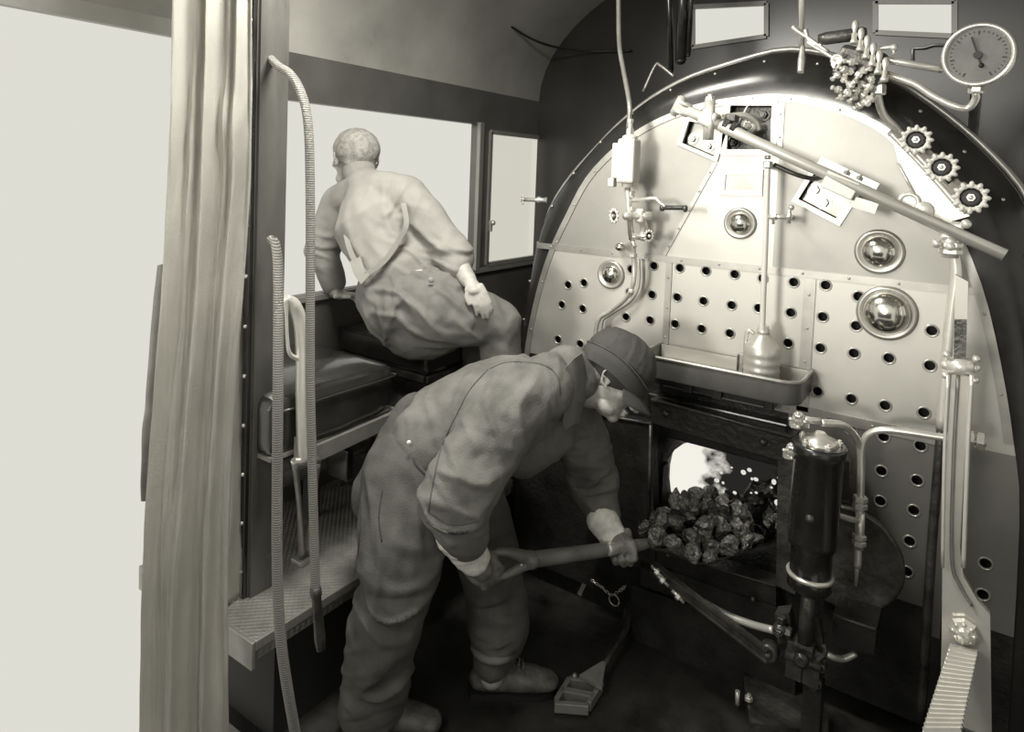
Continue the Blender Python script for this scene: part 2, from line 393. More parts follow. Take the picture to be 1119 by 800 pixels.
# ================================================================== boiler
bo = thing('boiler_backhead', 'large arched steel boiler end wall perforated with round holes, filling the right of the cab', 'boiler', (-.63, BY+.05, FZ))
left = [(-1.45, .20), (-1.447, .6), (-1.437, .85), (-1.423, 1.073), (-1.385, 1.28), (-1.335, 1.448), (-1.265, 1.60), (-1.191, 1.737), (-1.09, 1.845), (-.982, 1.923), (-.87, 1.975), (-.758, 2.007), (-.64, 2.022), (-.526, 2.026), (-.393, 2.002), (-.242, 1.936), (-.145, 1.839), (-.049, 1.675), (.03, 1.49), (.085, 1.28), (.125, 1.07), (.15, .85), (.16, .2)]
out2 = [(p.x, p.z) for p in smooth_path([V((a, 0, b)) for a, b in left], 3)]
HO = []
def z7(x, y): return (640+x/2.4326, 260+y/2.4326)
def z5(x, y): return (550+x/3.636, 180+y/3.636)
hp = [z7(*q) for q in ((181, 74), (176, 151), (171, 219), (107, 211), (250, 80), (320, 88), (396, 97), (243, 158), (313, 168), (388, 179), (237, 229), (308, 242), (383, 254), (232, 326), (303, 338), (375, 353), (460, 187), (471, 108), (553, 118), (545, 199), (538, 280), (638, 126), (725, 156), (630, 210), (719, 234), (624, 293), (713, 307), (806, 320), (920, 247), (915, 340), (616, 408), (706, 428), (796, 446), (899, 465), (792, 529), (890, 553), (704, 509), (786, 620), (881, 645), (783, 700))]
hp += [z5(*q) for q in ((257, 478), (320, 470), (232, 557), (315, 573), (217, 695), (305, 713), (487, 603), (508, 416), (502, 508))]
hp += [(998.5, 558), (994, 591.7), (991, 625), (1029.7, 637.6), (1077, 616), (1074, 650), (927, 604), (960, 580)]
for p in hp:
    q = aY(*p, BY); HO.append((q.x, q.z))
for p in ((-1.32, .85), (-1.2, .83), (-1.33, .65), (-1.2, .65)): HO.append(p)
def zz(x, y): return (730+x/4.704, 90+y/4.704)
def pk(*pts): return [tuple((aY(*zz(*p), BY).x, aY(*zz(*p), BY).z)) for p in pts]
pockA = pk((112, 200), (76, 312), (238, 382), (285, 235)); pockB = pk((325, 120), (537, 120), (528, 345), (305, 345)); pockC = pk((725, 515), (768, 440), (955, 560), (865, 700), (672, 600))
pocks = [pockA, pockB, pockC]
door_hole = [(-.86, .36), (-.44, .39), (-.44, .86), (-.86, .83)]
zseam = 1.468
bs = aY(892, 452, BY); bs2 = aY(1030, 482, BY); zlow = (bs.z+bs2.z)/2
xv1 = aY(731, 300, BY).x; xv2 = aY(884, 330, BY).x
xe = aY(1037, 400, BY).x
zbot = .545
up = clip(out2, (0, zseam), (0, 1)); mid = clip(clip(out2, (0, zseam), (0, -1)), (0, zlow), (0, 1)); low = clip(out2, (0, zlow), (0, -1))
# diagonal joints of the crown sheets
d1 = aY(782, 178, BY); d1b = aY(752, 232, BY); dd = (d1-d1b); n1 = (dd.z, -dd.x)     # positive to the right
xr = aY(852, 150, BY).x
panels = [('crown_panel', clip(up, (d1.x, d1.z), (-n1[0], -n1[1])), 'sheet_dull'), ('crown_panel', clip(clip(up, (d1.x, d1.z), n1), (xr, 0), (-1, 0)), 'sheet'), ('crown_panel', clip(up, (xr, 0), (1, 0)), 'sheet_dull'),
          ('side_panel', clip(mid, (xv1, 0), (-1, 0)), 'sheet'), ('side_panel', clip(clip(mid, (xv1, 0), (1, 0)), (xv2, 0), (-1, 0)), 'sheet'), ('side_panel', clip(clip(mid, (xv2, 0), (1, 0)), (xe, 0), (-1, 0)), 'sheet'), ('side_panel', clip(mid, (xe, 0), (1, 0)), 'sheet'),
          ('lower_panel', clip(clip(low, (xe, 0), (1, 0)), (0, zbot), (0, 1)), 'sheet_shaded'), ('lower_panel', clip(clip(clip(low, (-.44, 0), (1, 0)), (xe, 0), (-1, 0)), (0, zbot), (0, 1)), 'sheet_shaded'),
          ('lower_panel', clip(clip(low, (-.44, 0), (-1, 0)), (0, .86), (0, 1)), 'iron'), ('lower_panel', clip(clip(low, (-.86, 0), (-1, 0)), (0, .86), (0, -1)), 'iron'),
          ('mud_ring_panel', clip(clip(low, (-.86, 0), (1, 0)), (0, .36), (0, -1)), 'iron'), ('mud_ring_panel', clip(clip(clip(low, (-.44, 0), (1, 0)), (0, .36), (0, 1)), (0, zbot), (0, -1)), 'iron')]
DHx = door_hole
def poly_minus_door(poly):      # lower panels: door opening is cut as a hole slightly inside the panel
    return poly
hr = .0135
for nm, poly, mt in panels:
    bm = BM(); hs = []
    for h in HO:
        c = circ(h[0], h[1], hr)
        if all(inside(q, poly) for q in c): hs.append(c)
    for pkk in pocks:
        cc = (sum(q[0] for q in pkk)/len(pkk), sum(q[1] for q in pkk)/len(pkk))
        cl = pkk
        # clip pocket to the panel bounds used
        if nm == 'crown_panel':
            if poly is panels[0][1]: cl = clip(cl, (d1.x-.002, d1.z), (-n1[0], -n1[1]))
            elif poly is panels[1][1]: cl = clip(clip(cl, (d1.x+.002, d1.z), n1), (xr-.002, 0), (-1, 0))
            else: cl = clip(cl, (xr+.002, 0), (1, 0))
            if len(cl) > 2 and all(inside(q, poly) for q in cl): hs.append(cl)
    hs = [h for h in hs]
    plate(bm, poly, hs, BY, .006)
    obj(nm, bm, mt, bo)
# bright hole rims
bm = BM()
for h in HO:
    c = V((h[0], BY, h[1]))
    lathe(bm, c+V((0, .004, 0)), V((0, -1, 0)), [(hr*1.02, 0), (hr*1.35, 0), (hr*1.4, .0048), (hr*1.3, .0062), (hr*1.02, .0055), (hr*1.02, 0)], 16, cap=False)
obj('hole_rims', bm, 'strip', bo)['kind'] = 'stuff'
# lagging behind with stay bolt heads showing in the holes
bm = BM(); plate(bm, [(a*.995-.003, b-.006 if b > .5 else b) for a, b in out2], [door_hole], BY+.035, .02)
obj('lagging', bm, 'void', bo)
# joint strips with screws
def strip2(bm, a, b, w=.016, t=.004, sc=.14, y=BY):
    a = V((a[0], y-t/2-.0005, a[1])); b = V((b[0], y-t/2-.0005, b[1]))
    bar(bm, a, b, w, t, upref=V((0, 1, 0)))
def screws(bm, a, b, n, r=.0045, y=BY-.004):
    for k in range(n):
        t = (k+.5)/n; dome(bm, V((a[0]+(b[0]-a[0])*t, y, a[1]+(b[1]-a[1])*t)), V((0, -1, 0)), r, r*.7, 8)
def xz(px, py): q = aY(px, py, BY); return (q.x, q.z)
strips = [((-1.39, zseam), (.03, zseam), .022, 11), ((xv1, zseam-.012), (xv1, zlow), .022, 4), ((xv2, zseam-.012), (xv2, zlow), .034, 4), ((xv1, zlow), (xe, zlow), .03, 7),
          ((d1.x, d1.z), (d1.x+(zseam+.012-d1.z)*(d1b.x-d1.x)/(d1b.z-d1.z), zseam+.012), .012, 5), ((xr, 2.0), (xr, aY(852, 163, BY).z), .02, 2)]
for a, b, w, n in strips:
    bm = BM(); strip2(bm, a, b, w); screws(bm, a, b, n); obj('joint_strip', bm, 'strip', bo)
# edge strip round the arch, following the sheet edge
def ribbon(bm, loop, w, t, y, inward=True):
    n = len(loop); prev = None
    for i in range(n):
        a = V(loop[max(i-1, 0)]); b = V(loop[min(i+1, n-1)]); d = (b-a).normalized(); nn = V((d.y, -d.x))
        p = V(loop[i]); q = p+nn*w
        c = [bm.verts.new((p.x, y, p.y)), bm.verts.new((q.x, y, q.y)), bm.verts.new((q.x, y-t, q.y)), bm.verts.new((p.x, y-t, p.y))]
        if prev:
            for k in range(4): bm.faces.new((prev[k], prev[(k+1) % 4], c[(k+1) % 4], c[k]))
        else: bm.faces.new(c)
        prev = c
    bm.faces.new(list(reversed(prev)))
bm = BM(); arcpts = out2[6:-6]
ribbon(bm, arcpts, .022, .004, BY-.0005)
for i in range(1, len(arcpts)-1, 3):
    p = V(arcpts[i]); dome(bm, V((p.x*.985-.009, BY-.0045, p.y-.012)), V((0, -1, 0)), .0045, .003, 8)
obj('arch_strip', bm, 'strip', bo)
# flange: dark rolled edge of the boiler going back to the barrel
outer = [(-1.505, .2), (-1.503, .6), (-1.495, .85), (-1.476, 1.082), (-1.45, 1.33), (-1.405, 1.567), (-1.32, 1.72), (-1.196, 1.856), (-1.10, 1.95), (-.987, 2.036), (-.85, 2.105), (-.704, 2.147), (-.6, 2.172), (-.52, 2.18), (-.40, 2.155), (-.249, 2.085), (-.11, 1.985), (.024, 1.854), (.12, 1.72), (.19, 1.5), (.235, 1.28), (.26, 1.07), (.275, .85), (.28, .2)]
# resample both loops to equal count by arclength
def resamp(loop, n):
    P = [V((a, b)) for a, b in loop]; L = [0]
    for i in range(1, len(P)): L.append(L[-1]+(P[i]-P[i-1]).length)
    o = []
    for k in range(n):
        t = L[-1]*k/(n-1); i = max(j for j in range(len(L)) if L[j] <= t+1e-9); i = min(i, len(P)-2)
        o.append(P[i].lerp(P[i+1], (t-L[i])/(L[i+1]-L[i])))
    return o
oc = [(p.x, p.z) for p in smooth_path([V((a, 0, b)) for a, b in outer], 4)]
NI = 90; A = resamp(out2, NI); O = resamp(oc, NI)
bm = BM(); grid = []
for i in range(NI):
    a, o = A[i], O[i]; row = []
    for t, y in ((.0, BY+.004), (.25, BY+.004), (.55, BY+.012), (.8, BY+.035), (.94, BY+.07), (1, BY+.12), (1, YF-.001)):
        q = a.lerp(o, t); row.append(bm.verts.new((q.x, y, q.y)))
    grid.append(row)
for i in range(NI-1):
    for j in range(6):
        f = bm.faces.new((grid[i][j], grid[i][j+1], grid[i+1][j+1], grid[i+1][j])); f.smooth = True
M['flange'] = mat('dark_polished_flange', 0.030, 0.22, 0.3, var=0.3, vscale=5, rvar=0.08)
obj('flange', bm, 'flange', bo)
# jacket rim bead
bm = BM(); tube(bm, [V((p.x*1.0, BY+.10, p.y)) + V((p.x+.63, 0, p.y-1.2)).normalized()*.004 for p in O[4:-4]], .009, 8, 1, sm=False)
obj('jacket_bead', bm, 'castal', bo)
bm = BM()
for i in range(12, NI-6, 3):
    p = A[i].lerp(O[i], .72); dome(bm, V((p.x, BY+.026, p.y)), V((p.x+.63, -1, p.y-1.2)), .006, .006, 8)
obj('flange_rivets', bm, 'strip', bo)['kind'] = 'stuff'
# washout plugs (chromed domes in raised rings)
for (px, py, ro_, rd) in ((668, 300, .053, .034), (809, 244, .052, .036), (961, 275, .066, .047), (969, 342, .080, .062)):
    c = aY(px, py, BY)
    bm = BM(); lathe(bm, c, V((0, -1, 0)), [(ro_, 0), (ro_, .006), (ro_*.93, .010), (ro_*.86, .011), (rd, .004)], 36)
    rg = obj('plug_ring', bm, 'strip', bo)
    bm = BM(); lathe(bm, c, V((0, -1, 0)), [(rd*math.cos(t), .004+rd*.62*math.sin(t)) for t in [k*math.pi/2/8 for k in range(9)]], 32)
    obj('plug_dome', bm, 'dome', rg)
# handhole pockets: frames, sunk plates and nuts
for pkk, dep, mt in ((pockA, .03, 'castal'), (pockB, .033, 'iron2'), (pockC, .03, 'castal')):
    cx_, cz_ = sum(q[0] for q in pkk)/len(pkk), sum(q[1] for q in pkk)/len(pkk)
    fr = BM(); n = len(pkk)
    ou = [(cx_+(q[0]-cx_)*1.28, cz_+(q[1]-cz_)*1.28) for q in pkk]
    plate(fr, ou, [pkk], BY-.009, .008)
    f = obj('pocket_frame', fr, 'strip', bo)
    bm = BM(); plate(bm, [(cx_+(q[0]-cx_)*.98, cz_+(q[1]-cz_)*.98) for q in pkk], [], BY+dep, .004)
    obj('pocket_plate', bm, mt, f)
def nuts_at(lst, y=BY+.03, r=.013, mt='iron2'):
    for (px, py) in lst:
        q = aY(px, py, y); bm = BM(); lathe(bm, q, V((0, -1, 0)), [(r*1.5, 0), (r*1.5, .004)], 16); nutbolt(bm, q+V((0, -.004, 0)), V((0, -1, 0)), r, .014)
        obj('stud_nut', bm, mt, bo)
nuts_at([zz(128, 290), zz(210, 328)], mt='bright'); nuts_at([zz(495, 168), zz(340, 312)], mt='iron2'); nuts_at([zz(757, 552), zz(803, 618)], mt='bright', r=.015)
# builder's plate frame (lettering too faint to read)
q = [zz(268, 447), zz(492, 447), zz(486, 585), zz(262, 580)]; ps = [xz(*p) for p in q]
bm = BM(); inn = [xz(*p) for p in (zz(300, 475), zz(482, 477), zz(476, 556), zz(293, 554))]
plate(bm, ps, [inn], BY-.008, .008); np_ = obj('plate_frame', bm, 'sheet', bo)
bm = BM(); plate(bm, [(a, b) for a, b in inn], [], BY-.003, .003)
for k in range(4):
    z = inn[0][1]+(inn[3][1]-inn[0][1])*(.2+.2*k); box(bm, ((inn[0][0]+inn[1][0])/2, BY-.0035, z), ((inn[1][0]-inn[0][0])*.62, .002, .003))
obj('maker_plate', bm, 'castal', np_)
# ================================================================== fittings on the backhead
def pipe(name, pts, r, mt='pipe', parent=None, ferr=(), **k):
    bm = BM(); tube(bm, pts, r, 12, **k)
    return obj(name, bm, mt, parent)
def fit(bm, c, ax, r, h, n=1):
    """hexagon union nut(s) centred on c"""
    ax = V(ax).normalized(); c = V(c)
    for i in range(n):
        o = (i-(n-1)/2)*h*1.25
        x, y, d = frame_of(ax)
        ringed(bm, [[c+d*(o+t)+x*(q*math.cos(math.pi*k/3))+y*(q*math.sin(math.pi*k/3)) for k in range(6)] for q, t in ((r*.85, -h/2), (r, -h*.35), (r, h*.35), (r*.85, h/2))], True, False)
def handwheel(c, ax, r, parent, lobes=12, mt='white_paint', name='hand_wheel'):
    ax = V(ax).normalized(); x, y, d = frame_of(ax); c = V(c)
    bm = BM()
    for k in range(lobes):
        a = 2*math.pi*k/lobes; e = x*math.cos(a)+y*math.sin(a)
        rot = Matrix((e, d.cross(e), d)).transposed()
        ball(bm, c+e*r*.82, r*.17, 10, (1.5, .95, 1.1), rot)
    ringed(bm, [[c+d*h+x*(q*math.cos(2*math.pi*k/28))+y*(q*math.sin(2*math.pi*k/28)) for k in range(28)] for q, h in ((r*.62, -r*.12), (r*.86, -r*.1), (r*.86, r*.1), (r*.62, r*.12), (r*.62, -r*.12))], False)
    wh = obj(name, bm, mt, parent)
    bm = BM(); lathe(bm, c-d*r*.15, d, [(r*.62, 0), (r*.6, r*.1), (r*.45, r*.16)], 24)
    obj('hub_plate', bm, 'ink', wh)
    bm = BM(); nut(bm, c, d, r*.27, r*.3); dome(bm, c+d*r*.28, d, r*.16, r*.12); obj('hub_nut', bm, 'pipe', wh)
    return wh
# ---- throttle rod assembly
A1 = aY(741, 116, 2.13); A2 = aY(912, 199, 2.13); A3 = aY(1098, 279, 2.10)
t = thing('throttle_rod', 'long bright polished rod slanting across the top of the arched boiler end', 'rod', A1)
ax = (A3-A1).normalized()
bm = BM(); lathe(bm, A1+ax*.14, ax, [(.006, 0), (.017, .012), (.019, .03), (.016, .12), (.0155, (A3-A1).length-.14)], 20); obj('rod', bm, 'bright', t)
bm = BM(); cyl(bm, A1, A1+ax*.16, .017); side = V((.45, 0, .9)).normalized()
for s in (-1, 1): lathe(bm, A1+ax*.02+side*s*.010, side*s, [(.024, 0), (.024, .008), (.019, .011)], 20)
cyl(bm, A1-side*.034, A1+side*.034, .010); cyl(bm, A1-side*.026, A1+side*.03, .015)
obj('clevis_end', bm, 'bright', t)
J = aY(775, 130, 2.13)
bm = BM(); box(bm, J, (.052, .05, .05), Matrix.Rotation(R(-25), 3, 'Y').transposed(), .008)
cyl(bm, J-V((.0, 0, .065)), J+V((.0, 0, .06)), .016); nutbolt(bm, J+V((0, 0, .055)), (0, 0, 1), .016, .014); cyl(bm, J+V((0, .17, 0)), J, .018)
cyl(bm, J+V((.012, -.02, -.06)), J+V((.012, -.02, .04)), .008)
obj('joint_block', bm, 'bright', t)
J2 = aY(798, 140, 2.13)
bm = BM(); fit(bm, J2, ax, .026, .02, 2); cyl(bm, J2+V((0, .165, 0)), J2, .014); box(bm, J2+V((0, .02, .03)), (.03, .04, .022), bevel=.004); obj('gland', bm, 'iron2', t)
bm = BM(); p = [aY(790, 128, 2.2), aY(812, 126, 2.24), aY(825, 133, 2.27), aY(829, 142, 2.285)]
tube(bm, p, .010, 10); obj('link_arm', bm, 'bright', t)
q = aY(818, 138, 2.27); bm = BM(); lathe(bm, q, V((0, -1, 0)), [(.024, -.02), (.024, .004), (.015, .006)], 18); nutbolt(bm, q+V((0, -.005, 0)), (0, -1, 0), .012, .01); obj('link_boss', bm, 'bright', t)
# slide block with its bracket
S1 = aY(907, 197, 2.13); S2 = aY(932, 208, 2.13); sx = (S2-S1).normalized()
bm = BM(); bar(bm, S1-sx*.012, S2+sx*.012, .05, .062, V((0, 1, 0)), .003); sb = obj('slide_block', bm, 'white_paint', t)
up = sx.cross(V((0, 1, 0))).normalized(); up = up if up.z > 0 else -up
bm = BM(); bar(bm, S1-sx*.05+up*.035, S2+sx*.05+up*.030, .03, .006, V((0, 1, 0)))
for s_ in (S1+sx*.03, S2+sx*.00): nutbolt(bm, s_+up*.032, up, .010, .010)
bar(bm, S2+sx*.01-up*.028, S2+sx*.075-up*.020, .03, .006, V((0, 1, 0))); cyl(bm, S2-up*.03, S2+V((0, .16, 0))-up*.03, .010)
obj('slide_bracket', bm, 'castal', t)
bm = BM(); tube(bm, [aY(846, 180, 2.2), aY(868, 190, 2.2), aY(888, 195, 2.18), aY(903, 192, 2.15)], .007, 10); obj('linkage_arm', bm, 'iron2', t)
# lower right steady bracket of the rod with its two bolts
c = aY(1040, 252, 2.13)
bm = BM(); box(bm, c, (.05, .04, .045), bevel=.006)
for dx, dz in ((-.03, .02), (.03, .02), (0, -.04), (-.03, -.035)): dome(bm, c+V((dx, -.02, dz)), V((0, -1, 0)), .012, .012); 
cyl(bm, c, c+V((0, .17, 0)), .018); fit(bm, c+V((0, 0, -.045)), (0, 0, 1), .027, .014, 2); cyl(bm, c, c+V((0, 0, -.07)), .019); obj('steady_bracket', bm, 'bright', t)
# ---- angled bright duct between arch and rod (top right)
t = thing('polished_boiler_flap', 'tapering polished sheet pocket hinged on the arch edge above the long slanting rod', 'panel', aY(1010, 250, 2.29))
pf = [aY(p[0], p[1], 2.25) for p in ((976, 152), (1060, 236), (1022, 247), (1003, 222), (982, 178))]
bm = BM(); prism(bm, pf, V((0, .03, 0))); obj('flap_sheet', bm, 'bright', t, 30)
bm = BM(); tube(bm, [aY(972, 144, 2.24), aY(1010, 183, 2.22), aY(1048, 226, 2.2)], .008, 10); obj('edge_bead', bm, 'bright', t)
bm = BM(); tube(bm, [aY(981, 178, 2.245), aY(1000, 214, 2.24)], .004, 8, sm=False); obj('hinge_rod', bm, 'bright', t)
bm = BM(); q = aY(993, 221, 2.24); lathe(bm, q, V((0, -1, 0)), [(.03, -.03), (.03, 0), (.022, .006), (.016, -.004)], 20); q = aY(1009, 230, 2.24); dome(bm, q, V((0, -1, 0)), .026, .01); obj('boss', bm, 'bright', t)
# ---- water column / lubricator with its pipes
t = thing('flow_lubricator', 'pale box-shaped lubricator on a hanging pipe, upper left of the boiler end', 'lubricator', aY(688, 240, 2.2))
c = aY(687, 176, 2.17)
bm = BM(); box(bm, c, (.062, .062, .150), bevel=.008); box(bm, c+V((-.042, 0, .0)), (.022, .045, .120), bevel=.004)
box(bm, c+V((-.052, -.01, -.075)), (.022, .03, .03), bevel=.004); cyl(bm, c+V((0, 0, -.075)), c+V((0, 0, -.088)), .02); lathe(bm, c+V((0, 0, .074)), V((0, 0, 1)), [(.027, 0), (.024, .01), (.012, .016)], 20)
lub = obj('body', bm, 'white_paint', t)
bm = BM(); fit(bm, c+V((0, 0, .10)), (0, 0, 1), .014, .02); cyl(bm, c+V((0, 0, .07)), c+V((0, 0, .14)), .009); fit(bm, c+V((0, 0, .135)), (0, 0, 1), .011, .014); obj('top_union', bm, 'pipe', lub)
topx = [aY(687, 140, 2.17), aY(688, 115, 2.18), aY(682, 80, 2.25), aY(677, 50, 2.3), aY(676, 5, 2.36), aY(676, -110, 2.4)]
pipe('supply_pipe', topx, .0085, 'castal', t)
b = aY(690, 218, 2.18)
bm = BM(); cyl(bm, c+V((0, 0, -.09)), aY(690, 262, 2.18), .010); fit(bm, aY(689, 212, 2.18), (0, 0, 1), .016, .02); fit(bm, aY(690, 228, 2.18), (0, 0, 1), .015, .014); obj('stem', bm, 'pipe', t)
pipe('branch_pipe', [aY(691, 219, 2.18), aY(704, 218, 2.17), aY(716, 217, 2.17), aY(722, 222, 2.17), aY(727, 226, 2.17)], .0075, 'pipe', t)
bm = BM(); lathe(bm, aY(722, 227, 2.17), aY(752, 227, 2.17)-aY(722, 227, 2.17), [(.011, 0), (.012, .01), (.008, .014), (.008, .075), (.006, .08)], 14); g1 = obj('drain_handle', bm, 'iron2', t)
bm = BM(); ball(bm, aY(749, 228, 2.165), .011, 12, (.7, 1, 1.1)); obj('handle_knob', bm, 'iron2', g1)
bm = BM(); p0 = aY(680, 236, 2.14); p1 = aY(712, 236, 2.2)
lathe(bm, p0, p1-p0, [(.006, 0), (.014, .008), (.014, .03), (.010, .033), (.016, .045), (.012, .065), (.015, .068), (.015, (p1-p0).length)], 16)
fit(bm, aY(688, 237, 2.16), p1-p0, .017, .02); box(bm, aY(700, 236, 2.18), (.03, .03, .05), bevel=.008); tube(bm, [aY(700, 236, 2.18), aY(704, 250, 2.2), aY(700, 262, 2.2)], .014, 10); obj('angle_valve', bm, 'pipe', t)
cyl_ = None
handwheel(aY(671, 236, 2.11), V((-.45, -.8, 0)), .026, t, 10, name='hand_wheel')
handwheel(aY(709, 258, 2.15), V((.85, -.45, 0)), .021, t, 12, name='hand_wheel')
bm = BM(); cyl(bm, aY(690, 258, 2.18), aY(709, 258, 2.16), .006); fit(bm, aY(695, 259, 2.18), (1, 0, 0), .011, .02); tube(bm, [aY(690, 262, 2.18), aY(694, 270, 2.17)], .007, 8); obj('drain_valve', bm, 'pipe', t)
bm = BM(); ball(bm, aY(678, 270, 2.24), .02, 14, (1, 1, .8)); cyl(bm, aY(678, 270, 2.24), aY(678, 270, 2.3), .010); obj('relief_knob', bm, 'dome', t)
pipe('feed_pipe', [aY(691, 262, 2.19), aY(693, 285, 2.2), aY(692, 310, 2.2), aY(684, 326, 2.21), aY(667, 340, 2.22), aY(655, 348, 2.22), aY(651, 365, 2.22), aY(650, 392, 2.22)], .0085, 'pipe', t)
pipe('gauge_tube', [aY(698, 283, 2.27), aY(698, 310, 2.27), aY(690, 328, 2.27), aY(668, 343, 2.27), aY(658, 352, 2.27), aY(657, 380, 2.27)], .006, 'sheet', t)
bm = BM(); fit(bm, aY(692, 279, 2.2), (0, 0, 1), .015, .014); fit(bm, aY(690, 318, 2.2), (0, 0, 1), .012, .012); obj('pipe_union', bm, 'pipe', t)
# ---- try cock valve left of the boiler
t = thing('side_valve', 'small pale valve with toothed wheel sticking out left of the arch before the window', 'valve', aY(580, 218, 2.36))
p0 = aY(598, 219, 2.4); p1 = aY(571, 218, 2.36)
bm = BM(); lathe(bm, p0, p1-p0, [(.014, 0), (.010, .02), (.016, .035), (.008, .05), (.008, (p1-p0).length)], 14); obj('valve_body', bm, 'pipe', t)
handwheel(p1, p1-p0+V((0, -.05, 0)), .021, t, 10)
# ---- vertical rod with T handle in front of the crown
t = thing('try_cock_pipe', 'thin vertical pale pipe with small tap running down to the oil tray', 'pipe', aY(833, 372, 2.2))
pipe('riser', [aY(839, 178, 2.18), aY(837, 250, 2.18), aY(834, 330, 2.18), aY(833, 366, 2.18)], .0085, 'white_paint', t)
bm = BM(); fit(bm, aY(839, 180, 2.18), (0, 0, 1), .014, .02); cyl(bm, aY(836, 172, 2.17), aY(842, 172, 2.17), .006); tube(bm, [aY(839, 180, 2.18), aY(838, 180, 2.3)], .01, 8, sm=False); obj('top_elbow', bm, 'pipe', t)
bm = BM(); h0 = aY(838, 237, 2.18); h1 = aY(864, 237, 2.18); cyl(bm, h0, h1, .007); fit(bm, h0.lerp(h1, .3), h1-h0, .011, .018); fit(bm, h0.lerp(h1, .95), h1-h0, .013, .010)
cyl(bm, h1+V((-.004, 0, -.02)), h1+V((-.004, 0, .028)), .005); cyl(bm, h1+V((0, 0, 0)), aY(864, 237, 2.3), .006); ball(bm, h1+V((0, 0, .028)), .009, 10); cyl(bm, aY(845, 233, 2.18), aY(845, 245, 2.18), .004); obj('try_tap', bm, 'pipe', t)
# ---- drip tray with oil can
ty = 2.30
tl = aY(706, 392, 2.15); tr = aY(884, 404, BY-.01); tb = aY(862, 437, 2.13)
zt_ = 1.075; zb_ = zt_-.068
# tray plan: front edge at Y ~2.10
xl, xr_ = aY(700, 395, 2.12).x, aY(878, 420, 2.16).x
zrim = aY(770, 399, 2.12).z
def rrect(x0, x1, y0, y1, r, ins=0.0, n=5):
    o = []
    for (cx_, cy_, a0) in ((x1-r, y1, 0), (x0+r, y1, 0), (x0+r, y0+r, 180), (x1-r, y0+r, 270)):
        if cy_ == y1: o.append((x1-ins if cx_ > (x0+x1)/2 else x0+ins, y1-ins*0)); continue
        for k in range(n+1):
            a = R(a0+90*k/n); o.append((cx_+(r-ins)*math.cos(a), cy_+(r-ins)*math.sin(a)))
    return o
loopo = rrect(xl, xr_, 2.10, BY-.008, .05); loopi = rrect(xl, xr_, 2.10, BY-.008, .05, .004)
t = thing('drip_tray', 'dark shallow metal tray with rounded corners fixed under the oil can above the fire door', 'tray', ((xl+xr_)/2, 2.2, zrim-.07))
bm = BM()
zz_ = [(loopo, zrim), (loopo, zrim-.062), ([(x*.997-.002, y+.003) for x, y in loopo], zrim-.068)]
rings = [[V((x, y, z)) for x, y in lp] for lp, z in [(loopi, zrim-.060), (loopi, zrim)]+zz_]
ringed(bm, rings, True, False); obj('pan', bm, 'tray', t, 40)
bm = BM(); box(bm, ((xl+xr_)/2, 2.2, zrim-.045), (xr_-xl-.03, .16, .004)); box(bm, ((xl+xr_)/2, BY-.014, zrim-.03), (xr_-xl-.012, .004, .06)); obj('lining', bm, 'sheet', t)
bm = BM(); tube(bm, [V((x, y, zrim)) for x, y in (loopo[1:]+loopo[:1])], .006, 8, sm=False); obj('rolled_rim', bm, 'castal', t)
bm = BM(); box(bm, ((xl+xr_)/2-.05, 2.27, zrim-.10), (.4, .05, .06)); 
for fx in (.25, .45, .78): x = xl+(xr_-xl)*fx; box(bm, (x, 2.235, zrim-.115), (.03, .02, .04), bevel=.003)
obj('tray_bracket', bm, 'black', t)
t = thing('oil_can', 'pale ribbed metal oil can with conical shoulder standing in the drip tray', 'can', aY(832, 414, 2.19))
cb = V((aY(832, 400, 2.19).x, 2.19, zrim-.055)); rc = .052
zt2 = aY(832, 378, 2.19).z-cb.z; zc = aY(832, 366, 2.19).z-cb.z
bm = BM(); prof = [(rc, 0)]
for f in (.25, .45, .65, .85): prof += [(rc, zt2*(f-.05)), (rc*1.05, zt2*f), (rc, zt2*(f+.05))]
prof += [(rc, zt2), (rc*.9, zt2+.006), (rc*.42, zc), (rc*.36, zc+.004)]
lathe(bm, cb, V((0, 0, 1)), prof, 32); obj('can_body', bm, 'can', t)
bm = BM(); lathe(bm, cb+V((0, 0, zc)), V((0, 0, 1)), [(rc*.36, 0), (rc*.38, .016), (rc*.3, .02), (rc*.3, .03)], 20); obj('cap', bm, 'can', t)
bm = BM(); hx = aY(817, 385, 2.19); tube(bm, [cb+V((-rc*.5, 0, zc)), V((hx.x-.002, 2.19, cb.z+zc+.006)), V((hx.x-.008, 2.19, cb.z+zt2)), V((hx.x-.004, 2.19, cb.z+.03))], .006, 8); obj('handle', bm, 'can', t)
t = thing('match_holder', 'narrow dark upright box standing beside the oil can in the tray', 'box', aY(810, 408, 2.24))
bm = BM(); q = aY(810, 386, 2.25); box(bm, (q.x, 2.25, (q.z+zrim-.055)/2), (.02, .02, q.z-zrim+.055), bevel=.002); obj('case', bm, 'sheet_dull', t)
bm = BM(); box(bm, (q.x-.006, 2.238, (q.z+zrim-.055)/2), (.005, .004, q.z-zrim+.05)); obj('front_edge', bm, 'iron2', t)
